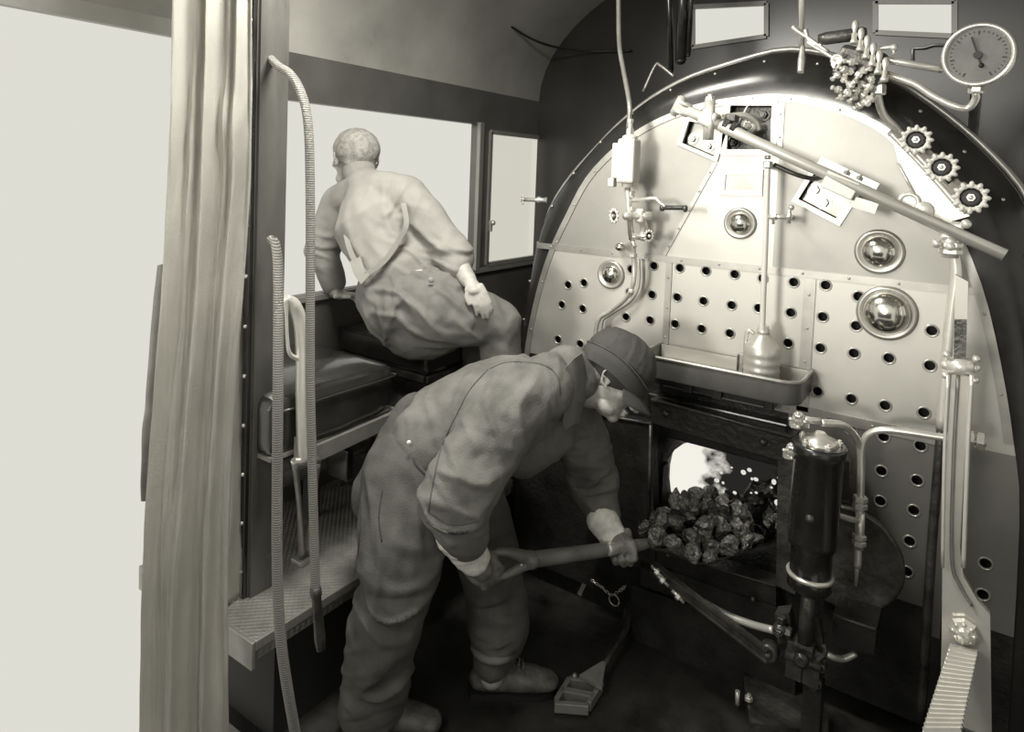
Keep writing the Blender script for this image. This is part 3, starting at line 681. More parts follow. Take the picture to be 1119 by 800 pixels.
# ---- three hand wheels with their pipe along the flange
wp = [(1001, 153), (1029, 183), (1061, 216)]
lab = ['upper of the three spoked valve wheels on the right flank of the boiler', 'middle of the three spoked valve wheels on the right flank of the boiler', 'lowest of the three spoked valve wheels, nearest the long rod end']
for (px, py), lb, rr in zip(wp, lab, (.038, .038, .040)):
    c = aY(px, py, 2.12); t = thing('globe_valve', lb, 'valve', c+V((0, .1, -.03)), 'valve wheels on the right flank')
    bm = BM(); lathe(bm, c+V((0, .17, 0)), V((0, -1, 0)), [(.026, 0), (.026, .03), (.014, .04), (.014, .09), (.02, .10), (.02, .13), (.008, .135), (.008, .17)], 16); fit(bm, c+V((-.02, .1, .02)), (1, 0, -1), .02, .03); obj('valve_body', bm, 'pipe', t)
    handwheel(c, V((-.0, -1, .05)), rr, t, 12)
t = thing('sampling_pipe', 'curved bright pipe dropping from the valve manifold to the valve wheels', 'pipe', aY(1000, 160, 2.2))
pipe('pipe', [aY(959, 85, 2.15), aY(960, 108, 2.16), aY(966, 126, 2.18), aY(980, 141, 2.2), aY(990, 155, 2.22), aY(1012, 180, 2.22), aY(1042, 214, 2.22), aY(1058, 232, 2.22)], .0105, 'pipe', t)
bm = BM(); fit(bm, aY(960, 98, 2.155), (0, 0, 1), .019, .03); fit(bm, aY(961, 82, 2.155), (0, 0, 1), .016, .02); fit(bm, aY(961, 70, 2.155), (0, 0, 1), .018, .012)
for p in ((1014, 170), (1044, 202)): fit(bm, aY(p[0], p[1], 2.17), (1, 0, -1), .016, .022)
obj('union', bm, 'pipe', t)
# ---- valve manifold, top
mc = aY(935, 85, 2.12)
t = thing('valve_manifold', 'dense cluster of small bright taps and unions on a block above the arch', 'manifold', mc)
bm = BM(); box(bm, aY(940, 72, 2.15), (.12, .06, .09), Matrix.Rotation(R(18), 3, 'Y'), .012); lathe(bm, aY(903, 42, 2.12), aY(932, 38, 2.12)-aY(903, 42, 2.12), [(.014, -.02), (.018, 0), (.018, .09), (.013, .1)], 16); cyl(bm, aY(940, 78, 2.15), aY(940, 78, 2.15)+V((0, .22, -.06)), .03); obj('manifold_block', bm, 'iron2', t)
rnd = random.Random(4)
for k in range(6):                                     # upright tapered taps along the top right
    p = aY(934+k*6.6, 37+k*8.2, 2.10)
    bm = BM(); lathe(bm, p+V((0, 0, .03)), V((0, -.1, -1)), [(.004, -.006), (.008, 0), (.009, .012), (.004, .026), (.007, .03), (.007, .045), (.010, .05), (.010, .058)], 12); obj('tap', bm, 'bright', t)
pts = [(917, 62), (922, 76), (915, 82), (916, 98), (923, 87), (930, 93), (937, 99), (933, 106), (942, 92), (944, 104), (950, 95), (951, 108), (926, 101), (938, 82), (929, 78), (945, 112), (939, 115), (952, 86), (913, 71), (920, 106), (931, 68), (944, 77)]
for i, (px, py) in enumerate(pts):
    p = aY(px, py, 2.08+rnd.random()*.04); a = V((rnd.uniform(-1, 1), rnd.uniform(-.9, -.1), rnd.uniform(-1, .4))).normalized()
    bm = BM(); fit(bm, p, a, .0105, .012); cyl(bm, p-a*.016, p+a*.018, .005, seg=10); fit(bm, p+a*.018, a, .007, .006); cyl(bm, p, V((p.x, 2.15, p.z)), .004, seg=8); obj('union_nut', bm, 'bright', t)
bm = BM(); lathe(bm, aY(916, 66, 2.09), V((-.2, -1, 0)), [(.017, 0), (.017, .012), (.011, .014), (.009, .01)], 18); obj('sight_glass', bm, 'pipe', t)
for s in ([(882, 46), (892, 52), (902, 58), (912, 64)], [(880, 32), (883, 42), (889, 48), (898, 49)], [(866, 29), (873, 35), (884, 42), (905, 57)]):
    pipe('oil_line', [aY(a, b, 2.12) for a, b in s], .006, 'pipe', t)
pipe('oil_line', [aY(966, 65, 2.13), aY(995, 70, 2.13), aY(1030, 76, 2.15)], .0095, 'pipe', t)
pipe('oil_line', [aY(961, 53, 2.12), aY(970, 52, 2.12), aY(977, 51, 2.12)], .006, 'bright', t)
bm = BM(); p = aY(977, 52, 2.12); ball(bm, p, .010, 10); cyl(bm, p, p+V((0, .0, -.02)), .004); obj('oil_cock', bm, 'bright', t)
t = thing('hanging_lever', 'small light lever hanging from the roof pipe left of the valve manifold', 'lever', aY(876, 78, 2.14))
bm = BM(); tube(bm, [aY(876, -150, 2.14), aY(876, 50, 2.14)], .008, 10, sm=False); tube(bm, [aY(877, 50, 2.14), aY(876, 66, 2.13), aY(875, 79, 2.12)], [.006, .011, .009], 12); obj('grip', bm, 'pipe', t)
# ---- pressure gauge
gc = aY(1069, 60, 2.05); ga = V((-.12, -1, -.15)).normalized()
t = thing('pressure_gauge', 'large round steam pressure gauge with bright bezel in the top right corner', 'gauge', gc)
gr = .074
bm = BM(); lathe(bm, gc-ga*.05, ga, [(gr*.93, 0), (gr, .01), (gr, .04), (gr*1.03, .045), (gr*1.03, .055), (gr*.96, .062), (gr*.88, .056), (gr*.86, .05)], 48); gcase = obj('case', bm, 'pipe', t)
bm = BM(); tube(bm, [gc-ga*.04, gc+V((0, .25, -.06)), gc+V((0, .45, -.26))], .014, 10); obj('mounting_arm', bm, 'iron2', t)
bm = BM(); lathe(bm, gc+ga*.001, ga, [(gr*.86, 0), (gr*.86, .003)], 40); dl = obj('dial', bm, 'dial', t)
gx, gy, gd = frame_of(ga)
bm = BM()
for k in range(31):
    a = R(-60+300*k/30); e = gx*math.cos(a)+gy*math.sin(a); L = .12 if k % 5 == 0 else .06
    bar(bm, gc+ga*.005+e*gr*(.78-L), gc+ga*.005+e*gr*.78, .0018 if k % 5 else .003, .001, ga)
obj('scale_marks', bm, 'ink', dl)
bm = BM(); e = (UP*.95-RT*.32).normalized(); bar(bm, gc+ga*.008-e*gr*.35, gc+ga*.008+e*gr*.62, .004, .002, ga); lathe(bm, gc+ga*.006, ga, [(.009, 0), (.009, .006)], 16); ball(bm, gc+ga*.008-e*gr*.36, .006, 10); obj('pointer', bm, 'ink', dl)
bm = BM(); q = aY(1067, 92, 2.08); cyl(bm, gc-ga*.03, q+V((0, 0, -.01)), .012); fit(bm, q+V((0, 0, -.008)), (0, 0, 1), .017, .03); obj('stem', bm, 'pipe', t)
pipe('siphon_pipe', [q+V((0, 0, -.02)), aY(1066, 108, 2.09), aY(1058, 118, 2.1), aY(1043, 116, 2.1), aY(1020, 105, 2.11), aY(1000, 92, 2.12), aY(975, 83, 2.13), aY(962, 78, 2.14)], .009, 'pipe', t)
t = thing('wall_conduit', 'thin bent light tube on the dark wall beside the gauge', 'pipe', aY(998, 60, 2.6))
pipe('tube', [aY(a, b, 3.28) for a, b in ((997, 70), (997, 53), (1010, 52), (1020, 49), (1040, 49))], .005, 'castal', t, sm=False)
# roof pipes top centre
t = thing('roof_pipe_pair', 'pair of dark glossy upright pipes at the roof behind the boiler arch', 'pipe', aY(740, 70, 2.75))
for a, b, w in (((729, -90), (733, 77), .012), ((749, -90), (744, 66), .022), ((760, -90), (752, 60), .010)):
    bm = BM(); p0 = aY(a[0], a[1], 2.7); p1 = aY(b[0], b[1], 2.7); cyl(bm, p0, p1, w); dome(bm, p1, (p1-p0), w, w*.8); obj('pipe', bm, 'black', t)
pipe('bent_tube', [aY(703, 100, 2.6), aY(716, 72, 2.6), aY(722, 72, 2.6), aY(737, 84, 2.6)], .006, 'castal', t)
t = thing('roof_cable', 'dark cable sagging along the roof from the left of the pipe', 'cable', aY(600, 45, 2.9))
pipe('cable', [aY(548, 22, 2.75), aY(580, 42, 2.95), aY(610, 52, 3.12), aY(650, 56, 3.27), aY(690, 55, 3.28)], .006, 'iron', t)
# ---- right side: vertical conduit along the casing edge
t = thing('casing_conduit', 'bright vertical conduit pipe beside the tall lever on the boiler end', 'pipe', aY(1010, 760, 2.22))
pipe('conduit', [aY(1041, 270, 2.2), aY(1045, 300, 2.2), aY(1040, 340, 2.2), aY(1034, 400, 2.2), aY(1029, 470, 2.2)], .014, 'bright', t)
pipe('drain_conduit', [aY(1029, 465, 2.2), aY(1018, 600, 2.2), aY(1006, 790, 2.2)], .012, 'iron2', t)
bm = BM(); e0 = aY(1034, 400, 2.25); box(bm, (aY(1040, 400, 2.25).x+.006, 2.27, 1.0), (.02, .05, 1.0)); obj('edge_angle', bm, 'sheet_dull', t)
# ---- tall lever (reverse lever) at far right
L0 = aY(1046, 405, 1.98)
t = thing('reverse_lever', 'tall bright steel lever standing at the right edge with latch and clamp collar', 'lever', aY(1060, 690, 1.98))
def lp(px, py, y=1.98): return aY(px, py, y)
bm = BM(); prism(bm, [lp(1044, 300), lp(1058, 308), lp(1057, 350), lp(1043, 350)], V((0, .02, 0))); prism(bm, [lp(1043, 350), lp(1057, 350), lp(1056, 392), lp(1041, 392)], V((0, .012, 0))); obj('grip_blade', bm, 'sheet', t)
bm = BM(); prism(bm, [lp(1043, 349, 1.975), lp(1056, 349, 1.975), lp(1055, 392, 1.975), lp(1042, 392, 1.975)], V((0, -.003, 0))); obj('latch_face', bm, 'iron2', t)
bm = BM(); a = lp(1035, 399); b = lp(1064, 402); cyl(bm, a, b, .021, seg=18); dome(bm, a, a-b, .012, .014); dome(bm, b, b-a, .012, .014)
for dx in (-.028, .03):
    dome(bm, (a+b)/2+V((dx, -.01, .026)), V((0, -1, 0)), .009, .012); dome(bm, (a+b)/2+V((dx, -.01, -.024)), V((0, -1, 0)), .009, .012)
obj('clamp_collar', bm, 'bright', t)
bm = BM(); prism(bm, [lp(1040, 405), lp(1060, 406), lp(1054, 500), lp(1049, 600), lp(1053, 630), lp(1068, 656), lp(1082, 672), lp(1084, 815), lp(1026, 815), lp(1029, 700), lp(1030, 600), lp(1034, 500)], V((0, .018, 0)))
lv = obj('lever_arm', bm, 'bright', t)
bm = BM(); pts_ = [(1047, 410), (1042, 500), (1040, 610), (1049, 640), (1062, 662)]; 
tube(bm, [lp(a, b, 1.975) for a, b in pts_], .004, 8); obj('arm_rib', bm, 'castal', lv)
pipe('latch_rod', [lp(1062, 410, 1.96), lp(1058, 480, 1.96), lp(1055, 560, 1.96), lp(1053, 620, 1.96)], .005, 'bright', t)
pipe('latch_rod', [lp(1036, 410, 1.96), lp(1032, 500, 1.96), lp(1030, 620, 1.96)], .004, 'bright', t)
bm = BM()
q = lp(1053, 689, 1.975); lathe(bm, q, V((0, -1, 0)), [(.031, 0), (.033, .006), (.028, .014), (.016, .018), (.012, .03), (.004, .032)], 8, smooth=False)
for k in range(8): a_ = math.pi*k/4; dome(bm, q+V((.021*math.cos(a_), -.012, .021*math.sin(a_))), V((0, -1, 0)), .006, .008)
obj('star_nut', bm, 'bright', t)
bm = BM(); q = lp(1055, 800); box(bm, (q.x, q.y+.01, (q.z+FZ)/2), (.12, .03, abs(q.z-FZ)+.02), bevel=.004); obj('lever_foot', bm, 'iron2', t)
t = thing('ribbed_quadrant', 'pale ribbed quadrant segment at the foot of the tall lever, bottom right', 'quadrant', aY(1043, 780, 1.9))
qa = [lp(1038, 706, 1.93), lp(1068, 713, 1.93), lp(1050, 800, 1.80), lp(1008, 800, 1.80)]
bm = BM(); prism(bm, qa, V((0, .03, -.01))); obj('quadrant_plate', bm, 'bright', t)
bm = BM()
for k in range(19):
    f = k/19+.02; a = qa[0].lerp(qa[3], f); b = qa[1].lerp(qa[2], f); n_ = V((0, -1, .35)).normalized(); bar(bm, a+n_*.003, b+n_*.003, .0085, .008, n_)
obj('ribs', bm, 'bright', t)
# ---- horizontal steam line under the seam, with union at right
t = thing('air_line', 'bright air pipe running from the cylinder top to the union by the tall lever', 'pipe', aY(945, 600, 2.1))
y_ = 2.12
pipe('cross_pipe', [aY(941, 520, y_), aY(941, 500, y_), aY(943, 484, y_), aY(950, 474, y_), aY(965, 470, y_), aY(990, 472, y_), aY(1030, 478, y_), aY(1078, 484, y_)], .0095, 'pipe', t)
pipe('down_pipe', [aY(897, 462, 2.0), aY(918, 464, 2.03), aY(931, 472, 2.08), aY(939, 486, y_), aY(941, 505, y_), aY(940, 550, y_), aY(938, 590, y_), aY(937, 620, y_)], .010, 'pipe', t)
bm = BM(); q = aY(1066, 481, y_); fit(bm, q, (1, 0, 0), .022, .018, 2); fit(bm, aY(1048, 480, y_), (1, 0, 0), .015, .012); obj('wall_union', bm, 'pipe', t)
bm = BM(); fit(bm, aY(940, 549, y_), (0, 0, 1), .019, .016, 2); fit(bm, aY(939, 590, y_), (0, 0, 1), .018, .014, 2); cyl(bm, aY(940, 560, y_), aY(939, 600, y_), .012); obj('union', bm, 'pipe', t)
bm = BM(); cyl(bm, aY(938, 600, y_), aY(935, 640, y_), .009, .004); obj('spray_nozzle', bm, 'pipe', t)
pipe('branch', [aY(912, 562, 2.05), aY(925, 566, 2.08), aY(940, 570, y_)], .008, 'pipe', t)
# ================================================================== fire door, cylinder, linkage
t = thing('fire_door_frame', 'heavy black iron fire door frame with riveted lintel around the glowing opening', 'door frame', (-.65, BY-.05, .3))
def fr(px, py, y): return aY(px, py, y)
YD = 2.215
# lintel: a deep bar
Lt = [fr(712, 436, YD), fr(868, 478, YD), fr(868, 508, YD), fr(712, 462, YD)]
bm = BM(); prism(bm, Lt, V((0, .07, 0))); obj('lintel', bm, 'iron', t)
bm = BM(); tube(bm, [fr(712, 437, YD-.004), fr(790, 457, YD-.004), fr(866, 478, YD-.004)], .007, 8, sm=False); obj('lintel_edge', bm, 'iron2', t)
for p in ((728, 452), (834, 483)):
    bm = BM(); dome(bm, fr(p[0], p[1], YD), V((0, -1, 0)), .013, .012); obj('rivet', bm, 'iron2', t)
# post at right
bm = BM(); prism(bm, [fr(850, 500, YD-.01), fr(872, 506, YD-.01), fr(869, 650, YD-.01), fr(848, 640, YD-.01)], V((0, .08, 0))); obj('door_post', bm, 'iron2', t)
# left door plate: big dark leaf, slid left
bm = BM(); prism(bm, [fr(640, 452, YD), fr(712, 462, YD), fr(716, 624, YD), fr(640, 606, YD)], V((0, .05, 0))); dl_ = obj('door_leaf', bm, 'iron', t)
bm = BM(); tube(bm, [fr(640, 451, YD-.003), fr(712, 463, YD-.003)], .005, 8, sm=False); tube(bm, [fr(711, 463, YD), fr(708, 600, YD)], .006, 8, sm=False); obj('leaf_edge', bm, 'iron2', dl_)
# sill: stepped plates
bm = BM(); prism(bm, [fr(700, 612, YD), fr(850, 666, YD), fr(850, 690, YD), fr(700, 640, YD)], V((0, .07, 0))); obj('sill', bm, 'iron', t)
bm = BM(); prism(bm, [fr(716, 600, YD+.01), fr(848, 640, YD+.01), fr(848, 662, YD+.01), fr(716, 618, YD+.01)], V((0, .07, 0))); obj('sill_lip', bm, 'iron', t)
bm = BM(); tube(bm, [fr(718, 601, YD+.005), fr(848, 641, YD+.005)], .003, 8, sm=False); obj('sill_highlight', bm, 'iron2', t)  # lighter strip put in for the thin highlight along the sill
bm = BM(); prism(bm, [fr(690, 640, YD+.02), fr(870, 700, YD+.02), fr(868, 790, YD+.02), fr(690, 700, YD+.02)], V((0, .04, 0))); obj('apron', bm, 'iron', t)
bm = BM(); dome(bm, fr(823, 655, YD), V((0, -1, 0)), .010, .010); obj('rivet', bm, 'iron2', t)
# dark housing above the lintel under the tray
bm = BM(); box(bm, (-.66, BY-.025, .93), (.46, .05, .14), bevel=.006)
for x in (-.76, -.6, -.5): box(bm, (x, BY-.06, .925), (.035, .03, .05), bevel=.004)
obj('deflector_box', bm, 'black', t)
# tunnel through the water leg, to the firebox
bm = BM(); hx0, hx1, hz0, hz1 = -.885, -.425, .33, .885
loopA = []; loopB = []
def rr4(x0, x1, z0, z1, r, y, n=5):
    o = []
    for (a, b, s) in ((x1-r, z1-r, 0), (x0+r, z1-r, 90), (x0+r, z0+r, 180), (x1-r, z0+r, 270)):
        for k in range(n+1): q = R(s+90*k/n); o.append(V((a+r*math.cos(q), y, b+r*math.sin(q))))
    return o
ringed(bm, [rr4(-.87, -.435, .34, .87, .01, BY-.03), rr4(-.86, -.44, .40, .85, .06, BY+.02), rr4(-.865, -.45, .47, .825, .15, BY+.10), rr4(-.87, -.45, .48, .83, .15, BY+.16)], False)
obj('door_ring', bm, 'iron', t)
# fire box
fm = bpy.data.materials.new('fire_glow'); fm.use_nodes = True
n = fm.node_tree.nodes; l = fm.node_tree.links; n.remove(n['Principled BSDF'])
em = n.new('ShaderNodeEmission'); em.inputs[0].default_value = (1, .97, .88, 1); tc = n.new('ShaderNodeTexCoord')
nz = n.new('ShaderNodeTexNoise'); nz.inputs['Scale'].default_value = 14; nz.inputs['Detail'].default_value = 5
sep = n.new('ShaderNodeSeparateXYZ'); mth = n.new('ShaderNodeMath'); mth.operation = 'MULTIPLY_ADD'; mth.inputs[1].default_value = -2.4; mth.inputs[2].default_value = .20
ad = n.new('ShaderNodeMath'); ad.operation = 'ADD'; rp = n.new('ShaderNodeMapRange'); rp.inputs['From Min'].default_value = .55; rp.inputs['From Max'].default_value = .75; rp.inputs['To Min'].default_value = .02; rp.inputs['To Max'].default_value = .9
l.new(tc.outputs['Object'], nz.inputs['Vector']); l.new(tc.outputs['Object'], sep.inputs[0]); l.new(sep.outputs['X'], mth.inputs[0]); l.new(mth.outputs[0], ad.inputs[0]); l.new(nz.outputs['Fac'], ad.inputs[1]); l.new(ad.outputs[0], rp.inputs['Value']); l.new(rp.outputs[0], em.inputs[1]); l.new(em.outputs[0], n['Material Output'].inputs['Surface'])
M['fire'] = fm
t = thing('fire', 'white-hot glowing fire with dark coals seen through the open fire door', 'fire', (-.8, 2.75, .45))
bm = BM()
for i in range(13):
    for j in range(9): pass
gx_ = []
for i in range(19):
    row = []
    for j in range(11):
        x = -1.35+1.1*i/18; z = .3+.8*j/10; y = 2.82-.10*math.cos((x+.8)*2.2)*1+.05*noise.noise(V((x*9, z*9, 1)))
        row.append(bm.verts.new((x, y, z)))
    gx_.append(row)
for i in range(18):
    for j in range(10): f = bm.faces.new((gx_[i][j], gx_[i+1][j], gx_[i+1][j+1], gx_[i][j+1])); f.smooth = True
ex = bmesh.ops.extrude_face_region(bm, geom=list(bm.faces)); bmesh.ops.translate(bm, vec=(0, .03, 0), verts=[g for g in ex['geom'] if isinstance(g, bmesh.types.BMVert)])
fo = obj('flames', bm, 'fire', t, loc=None)
# coal bed burning behind the door: dark lumps with glowing specks
M['ember'] = bpy.data.materials.new('ember'); M['ember'].use_nodes = True
pn = M['ember'].node_tree.nodes['Principled BSDF']; pn.inputs['Base Color'].default_value = (.02, .02, .02, 1); pn.inputs['Emission Color'].default_value = (1, .97, .9, 1); pn.inputs['Emission Strength'].default_value = .75
def lump_bm(seed, r=1.0):
    rn = random.Random(seed); bm = BM(); bmesh.ops.create_icosphere(bm, subdivisions=4, radius=r)
    pl = [(V((rn.gauss(0, 1), rn.gauss(0, 1), rn.gauss(0, 1))).normalized(), rn.uniform(.55, .88)*r) for _ in range(12)]
    for v in bm.verts:
        d = v.co.normalized(); t_ = 1e9
        for nrm, dist in pl:
            c = d.dot(nrm)
            if c > .05: t_ = min(t_, dist/c)
        t_ = min(t_, r*1.12)
        q = d*t_
        v.co = q*(1+.10*noise.noise(q*2.2+V((seed, 0, 0)))+.07*abs(noise.noise(q*5+V((seed, 2, 0))))-.06*abs(noise.noise(V((q.x*3, q.y*3, q.z*12))+V((seed, 5, 0)))))
    return bm
rn = random.Random(3)
bm = BM()
for k in range(90):
    x = rn.uniform(-.86, -.40); base = .42+max(0, (x+.80))*.62; z = rn.uniform(.40, base+.09); y = 2.50+rn.random()*.12-(.0)
    r_ = rn.uniform(.02, .042); l2 = lump_bm(k % 9)
    mt_ = Matrix.Translation((x, y, z)) @ Matrix.Rotation(rn.random()*6, 4, 'X') @ Matrix.Rotation(rn.random()*6, 4, 'Y') @ Matrix.Diagonal((r_, r_, r_, 1))
    me_ = bpy.data.meshes.new('tmp'); bmesh.ops.transform(l2, matrix=mt_, verts=l2.verts); l2.to_mesh(me_); l2.free(); bm.from_mesh(me_); bpy.data.meshes.remove(me_)
fb = obj('coal_bed', bm, 'coal_fire', t, 25); fb['kind'] = 'stuff'
bm = BM()
for k in range(22):
    x = rn.uniform(-.70, -.40); z = rn.uniform(.62, .84); ball(bm, (x, 2.47, z), rn.uniform(.004, .011), 8, (1, .5, rn.uniform(.7, 1.3)))
eb = obj('glowing_embers', bm, 'ember', t); eb['kind'] = 'stuff'
# ---- air cylinder of the door opener
yc = 2.0
def cyp(y): # px centre by row on the axis
    return aY(896-(y-480)*.075, y, yc)
t = thing('door_cylinder', 'black upright air cylinder with bright banding standing right of the fire door', 'cylinder', cyp(745))
P1, P2, P3, P4, P5 = cyp(484), cyp(592), cyp(640), cyp(700), cyp(745)
up = (P1-P5).normalized()
bm = BM(); L = (P1-P3).length; Lc = (P2-P3).length
lathe(bm, P3, up, [(.03, -.02), (.052, -.005), (.056, .0), (.056, Lc*.25), (.052, Lc*.3), (.052, Lc*.9), (.060, Lc*.95), (.062, Lc+.01), (.062, L-.035), (.068, L-.03), (.070, L-.006), (.064, L)], 32); cb_ = obj('barrel', bm, 'black', t)
bm = BM(); lathe(bm, P3+up*(Lc*.25), up, [(.057, -.003), (.060, 0), (.060, .006), (.057, .009)], 32); obj('band', bm, 'pipe', cb_)
bm = BM(); lathe(bm, P1, up, [(.050, -.01), (.042, .012), (.02, .02), (.012, .03)], 24)
for k in range(5): a_ = 2*math.pi*k/5+.3; q = P1+V((.048*math.cos(a_), .048*math.sin(a_), 0)); nutbolt(bm, q, up, .009, .010)
obj('cylinder_head', bm, 'pipe', t)
for (px, py) in ((873, 458), (866, 492)):
    bm = BM(); q = aY(px, py, 1.98); ball(bm, q, .018, 12, (1, 1, 1.1)); fit(bm, q+V((.015, .02, -.01)), (1, 0, 0), .016, .02); fit(bm, q+V((-.01, 0, -.018)), (0, 0, 1), .014, .014); fit(bm, q+V((0, -.01, .012)), (0, -.4, 1), .012, .014); cyl(bm, q, q+V((.05, .02, 0)), .009)
    for k in range(4): dome(bm, q+V((.018*math.cos(k*1.6), -.012, .018*math.sin(k*1.6))), V((0, -1, 0)), .006, .007)
    obj('inlet_elbow', bm, 'pipe', t)
bm = BM(); q = aY(885, 567, yc-.06); dome(bm, q, V((0, -1, 0)), .012, .01); obj('oil_plug', bm, 'iron2', t)
bm = BM(); cyl(bm, P4-up*.01, P3+up*.005, .018, seg=18); obj('piston_rod', bm, 'iron2', t)
bm = BM(); box(bm, P4-up*.02, (.05, .045, .03), bevel=.006)
for s in (-1, 1): bar(bm, P4-up*.02+V((s*.022, 0, 0)), P5-up*.0+V((s*.022, 0, 0)), .012, .04, V((1, 0, 0)))
cyl(bm, cyp(722)-V((.045, 0, 0)), cyp(722)+V((.045, 0, 0)), .013); lathe(bm, cyp(714)+V((-.0, -.03, 0)), V((0, -1, 0)), [(.020, 0), (.020, .010), (.010, .016)], 14); obj('clevis', bm, 'iron2', t)
# foot plate casting
bm = BM(); prism(bm, [aY(877, 690, 2.03), aY(893, 672, 2.03), aY(899, 700, 2.03), aY(900, 740, 2.03), aY(890, 757, 2.03), aY(875, 745, 2.03), aY(868, 722, 2.03)], V((0, .03, 0))); obj('foot_casting', bm, 'iron2', t)
bm = BM(); q = aY(888, 752, 2.045); box(bm, (q.x, q.y+.02, (q.z+FZ)/2), (.05, .05, abs(q.z-FZ)+.03), bevel=.004); box(bm, (q.x, q.y+.02, FZ+.008), (.12, .12, .016), bevel=.003); obj('mounting_foot', bm, 'iron', t)
bm = BM()
for (px, py, r_) in ((888, 718, .016), (897, 731, .012), (884, 735, .012), (892, 748, .014), (880, 712, .010)):
    q = aY(px, py, 2.0); lathe(bm, q, V((0, -1, 0)), [(r_, -.03), (r_, .0), (r_*.7, .004), (r_*.6, -.002)], 14)
tube(bm, [aY(893, 722, 1.99), aY(902, 714, 1.99), aY(900, 705, 1.99)], .006, 8); obj('knuckle_bolts', bm, 'iron2', t)
pipe('drain_pipe', [aY(898, 712, 2.05), aY(910, 718, 2.06), aY(922, 720, 2.08), aY(935, 714, 2.1)], .009, 'pipe', t)
# disc counterweight behind
t = thing('balance_disc', 'large flat dark round plate behind the black upright cylinder', 'disc', aY(932, 665, 2.2))
c = aY(923, 609, 2.18); bm = BM(); lathe(bm, c, V((.05, -1, 0)), [(.147, -.012), (.150, -.008), (.150, .004), (.146, .010), (.140, .006), (.02, .006)], 56); obj('disc', bm, 'iron2', t)
bm = BM(); prism(bm, [aY(900, 490, 2.2), aY(928, 505, 2.2), aY(930, 700, 2.2), aY(900, 690, 2.2)], V((0, .06, 0))); obj('backing_plate', bm, 'black', t)
bm = BM(); prism(bm, [aY(910, 672, 2.06), aY(958, 688, 2.06), aY(955, 716, 2.06), aY(909, 706, 2.06)], V((0, .2, 0))); obj('bracket_box', bm, 'black', t)
bm = BM(); tube(bm, [aY(910, 672, 2.055), aY(957, 688, 2.055)], .004, 8, sm=False); obj('bracket_edge', bm, 'iron2', t)
# link bar running down from the shovel to the pivot
t = thing('treadle_link', 'long flat dark bar slanting down to a round pivot below the fire door', 'link', aY(842, 716, 2.0))
a = aY(712, 618, 2.06); b = aY(839, 715, 2.0)
bm = BM(); bar(bm, a, b, .020, .034, V((0, -.3, 1)), .003); lathe(bm, b+V((0, .012, 0)), V((0, -1, 0)), [(.026, -.02), (.026, .012), (.018, .016), (.012, .012)], 20); dome(bm, b+V((0, -.002, 0)), V((0, -1, 0)), .011, .012); obj('link_bar', bm, 'iron2', t)
pn_ = (b-a).cross(V((0, -.3, 1))).normalized()
bm = BM(); bar(bm, a+V((0, -.012, .014)), b+V((0, -.012, .016)), .006, .006); bar(bm, a+V((0, -.012, -.014)), b+V((0, -.012, -.016)), .006, .006); obj('link_flanges', bm, 'iron2', t)
bm = BM()
for p in ((724, 634), (741, 652), (718, 625)): q = aY(p[0], p[1], 2.03); fit(bm, q, (1, 0, -.6), .011, .014); cyl(bm, q-V((.02, 0, -.012)), q+V((.02, 0, -.012)), .005)
obj('adjusting_bolts', bm, 'pipe', t)
t = thing('curved_drain_rod', 'bright curved rod low down behind the slanting link bar', 'rod', aY(845, 690, 2.12))
pipe('rod', [aY(755, 650, 2.14), aY(790, 670, 2.13), aY(820, 682, 2.12), aY(846, 689, 2.1)], .011, 'bright', t)
bm = BM(); q = aY(853, 688, 2.08); ball(bm, q, .022, 12); fit(bm, q+V((0, 0, .03)), (0, 0, 1), .014, .02); fit(bm, q+V((.02, 0, .0)), (1, 0, 0), .016, .02); nutbolt(bm, q+V((0, -.018, 0)), (0, -1, 0), .012, .012)
prism(bm, [aY(846, 672, 2.1), aY(862, 670, 2.1), aY(866, 700, 2.1), aY(850, 704, 2.1)], V((0, .05, 0))); obj('elbow', bm, 'iron2', t)
# foot treadle on the deck with its shank
t = thing('foot_treadle', 'forked steel foot treadle on a long shank lying on the deck, bottom centre', 'treadle', aZ(632, 752, FZ))
def fl(px, py, h=0.0): return aZ(px, py, FZ+h)
bm = BM(); s0 = fl(696, 646, .10); s1 = fl(683, 690, .06); s2 = fl(660, 727, .05); s3 = fl(645, 748, .04)
tube(bm, [s0, s1.lerp(s0, .3), s1, s2], [.014, .010, .011, .008], 12); tube(bm, [s0+V((0, 0, .0)), fl(684, 668, .06), fl(682, 688, .05)], .009, 10); obj('shank', bm, 'iron2', t)
bm = BM(); x_, y2, d_ = frame_of(s3-s2); prism(bm, [s2+x_*.006, s2-x_*.006, s3-x_*.04, s3+x_*.04], V((0, 0, .012))); obj('shank_foot', bm, 'castal', t)
bm = BM()
def fbar(p, q, w=.016, h=.03): bar(bm, fl(*p, .02), fl(*q, .02), w, h, V((0, 0, 1)), .002)
fbar((622, 745), (608, 768)); fbar((622, 745), (657, 750)); fbar((657, 750), (643, 772)); fbar((612, 757), (650, 764), .022); fbar((606, 772), (643, 775))
cyl(bm, fl(622, 742, .03), fl(660, 748, .03), .006); dome(bm, fl(628, 739, .035), V((0, 0, 1)), .009, .01)
obj('tread_frame', bm, 'castal', t)
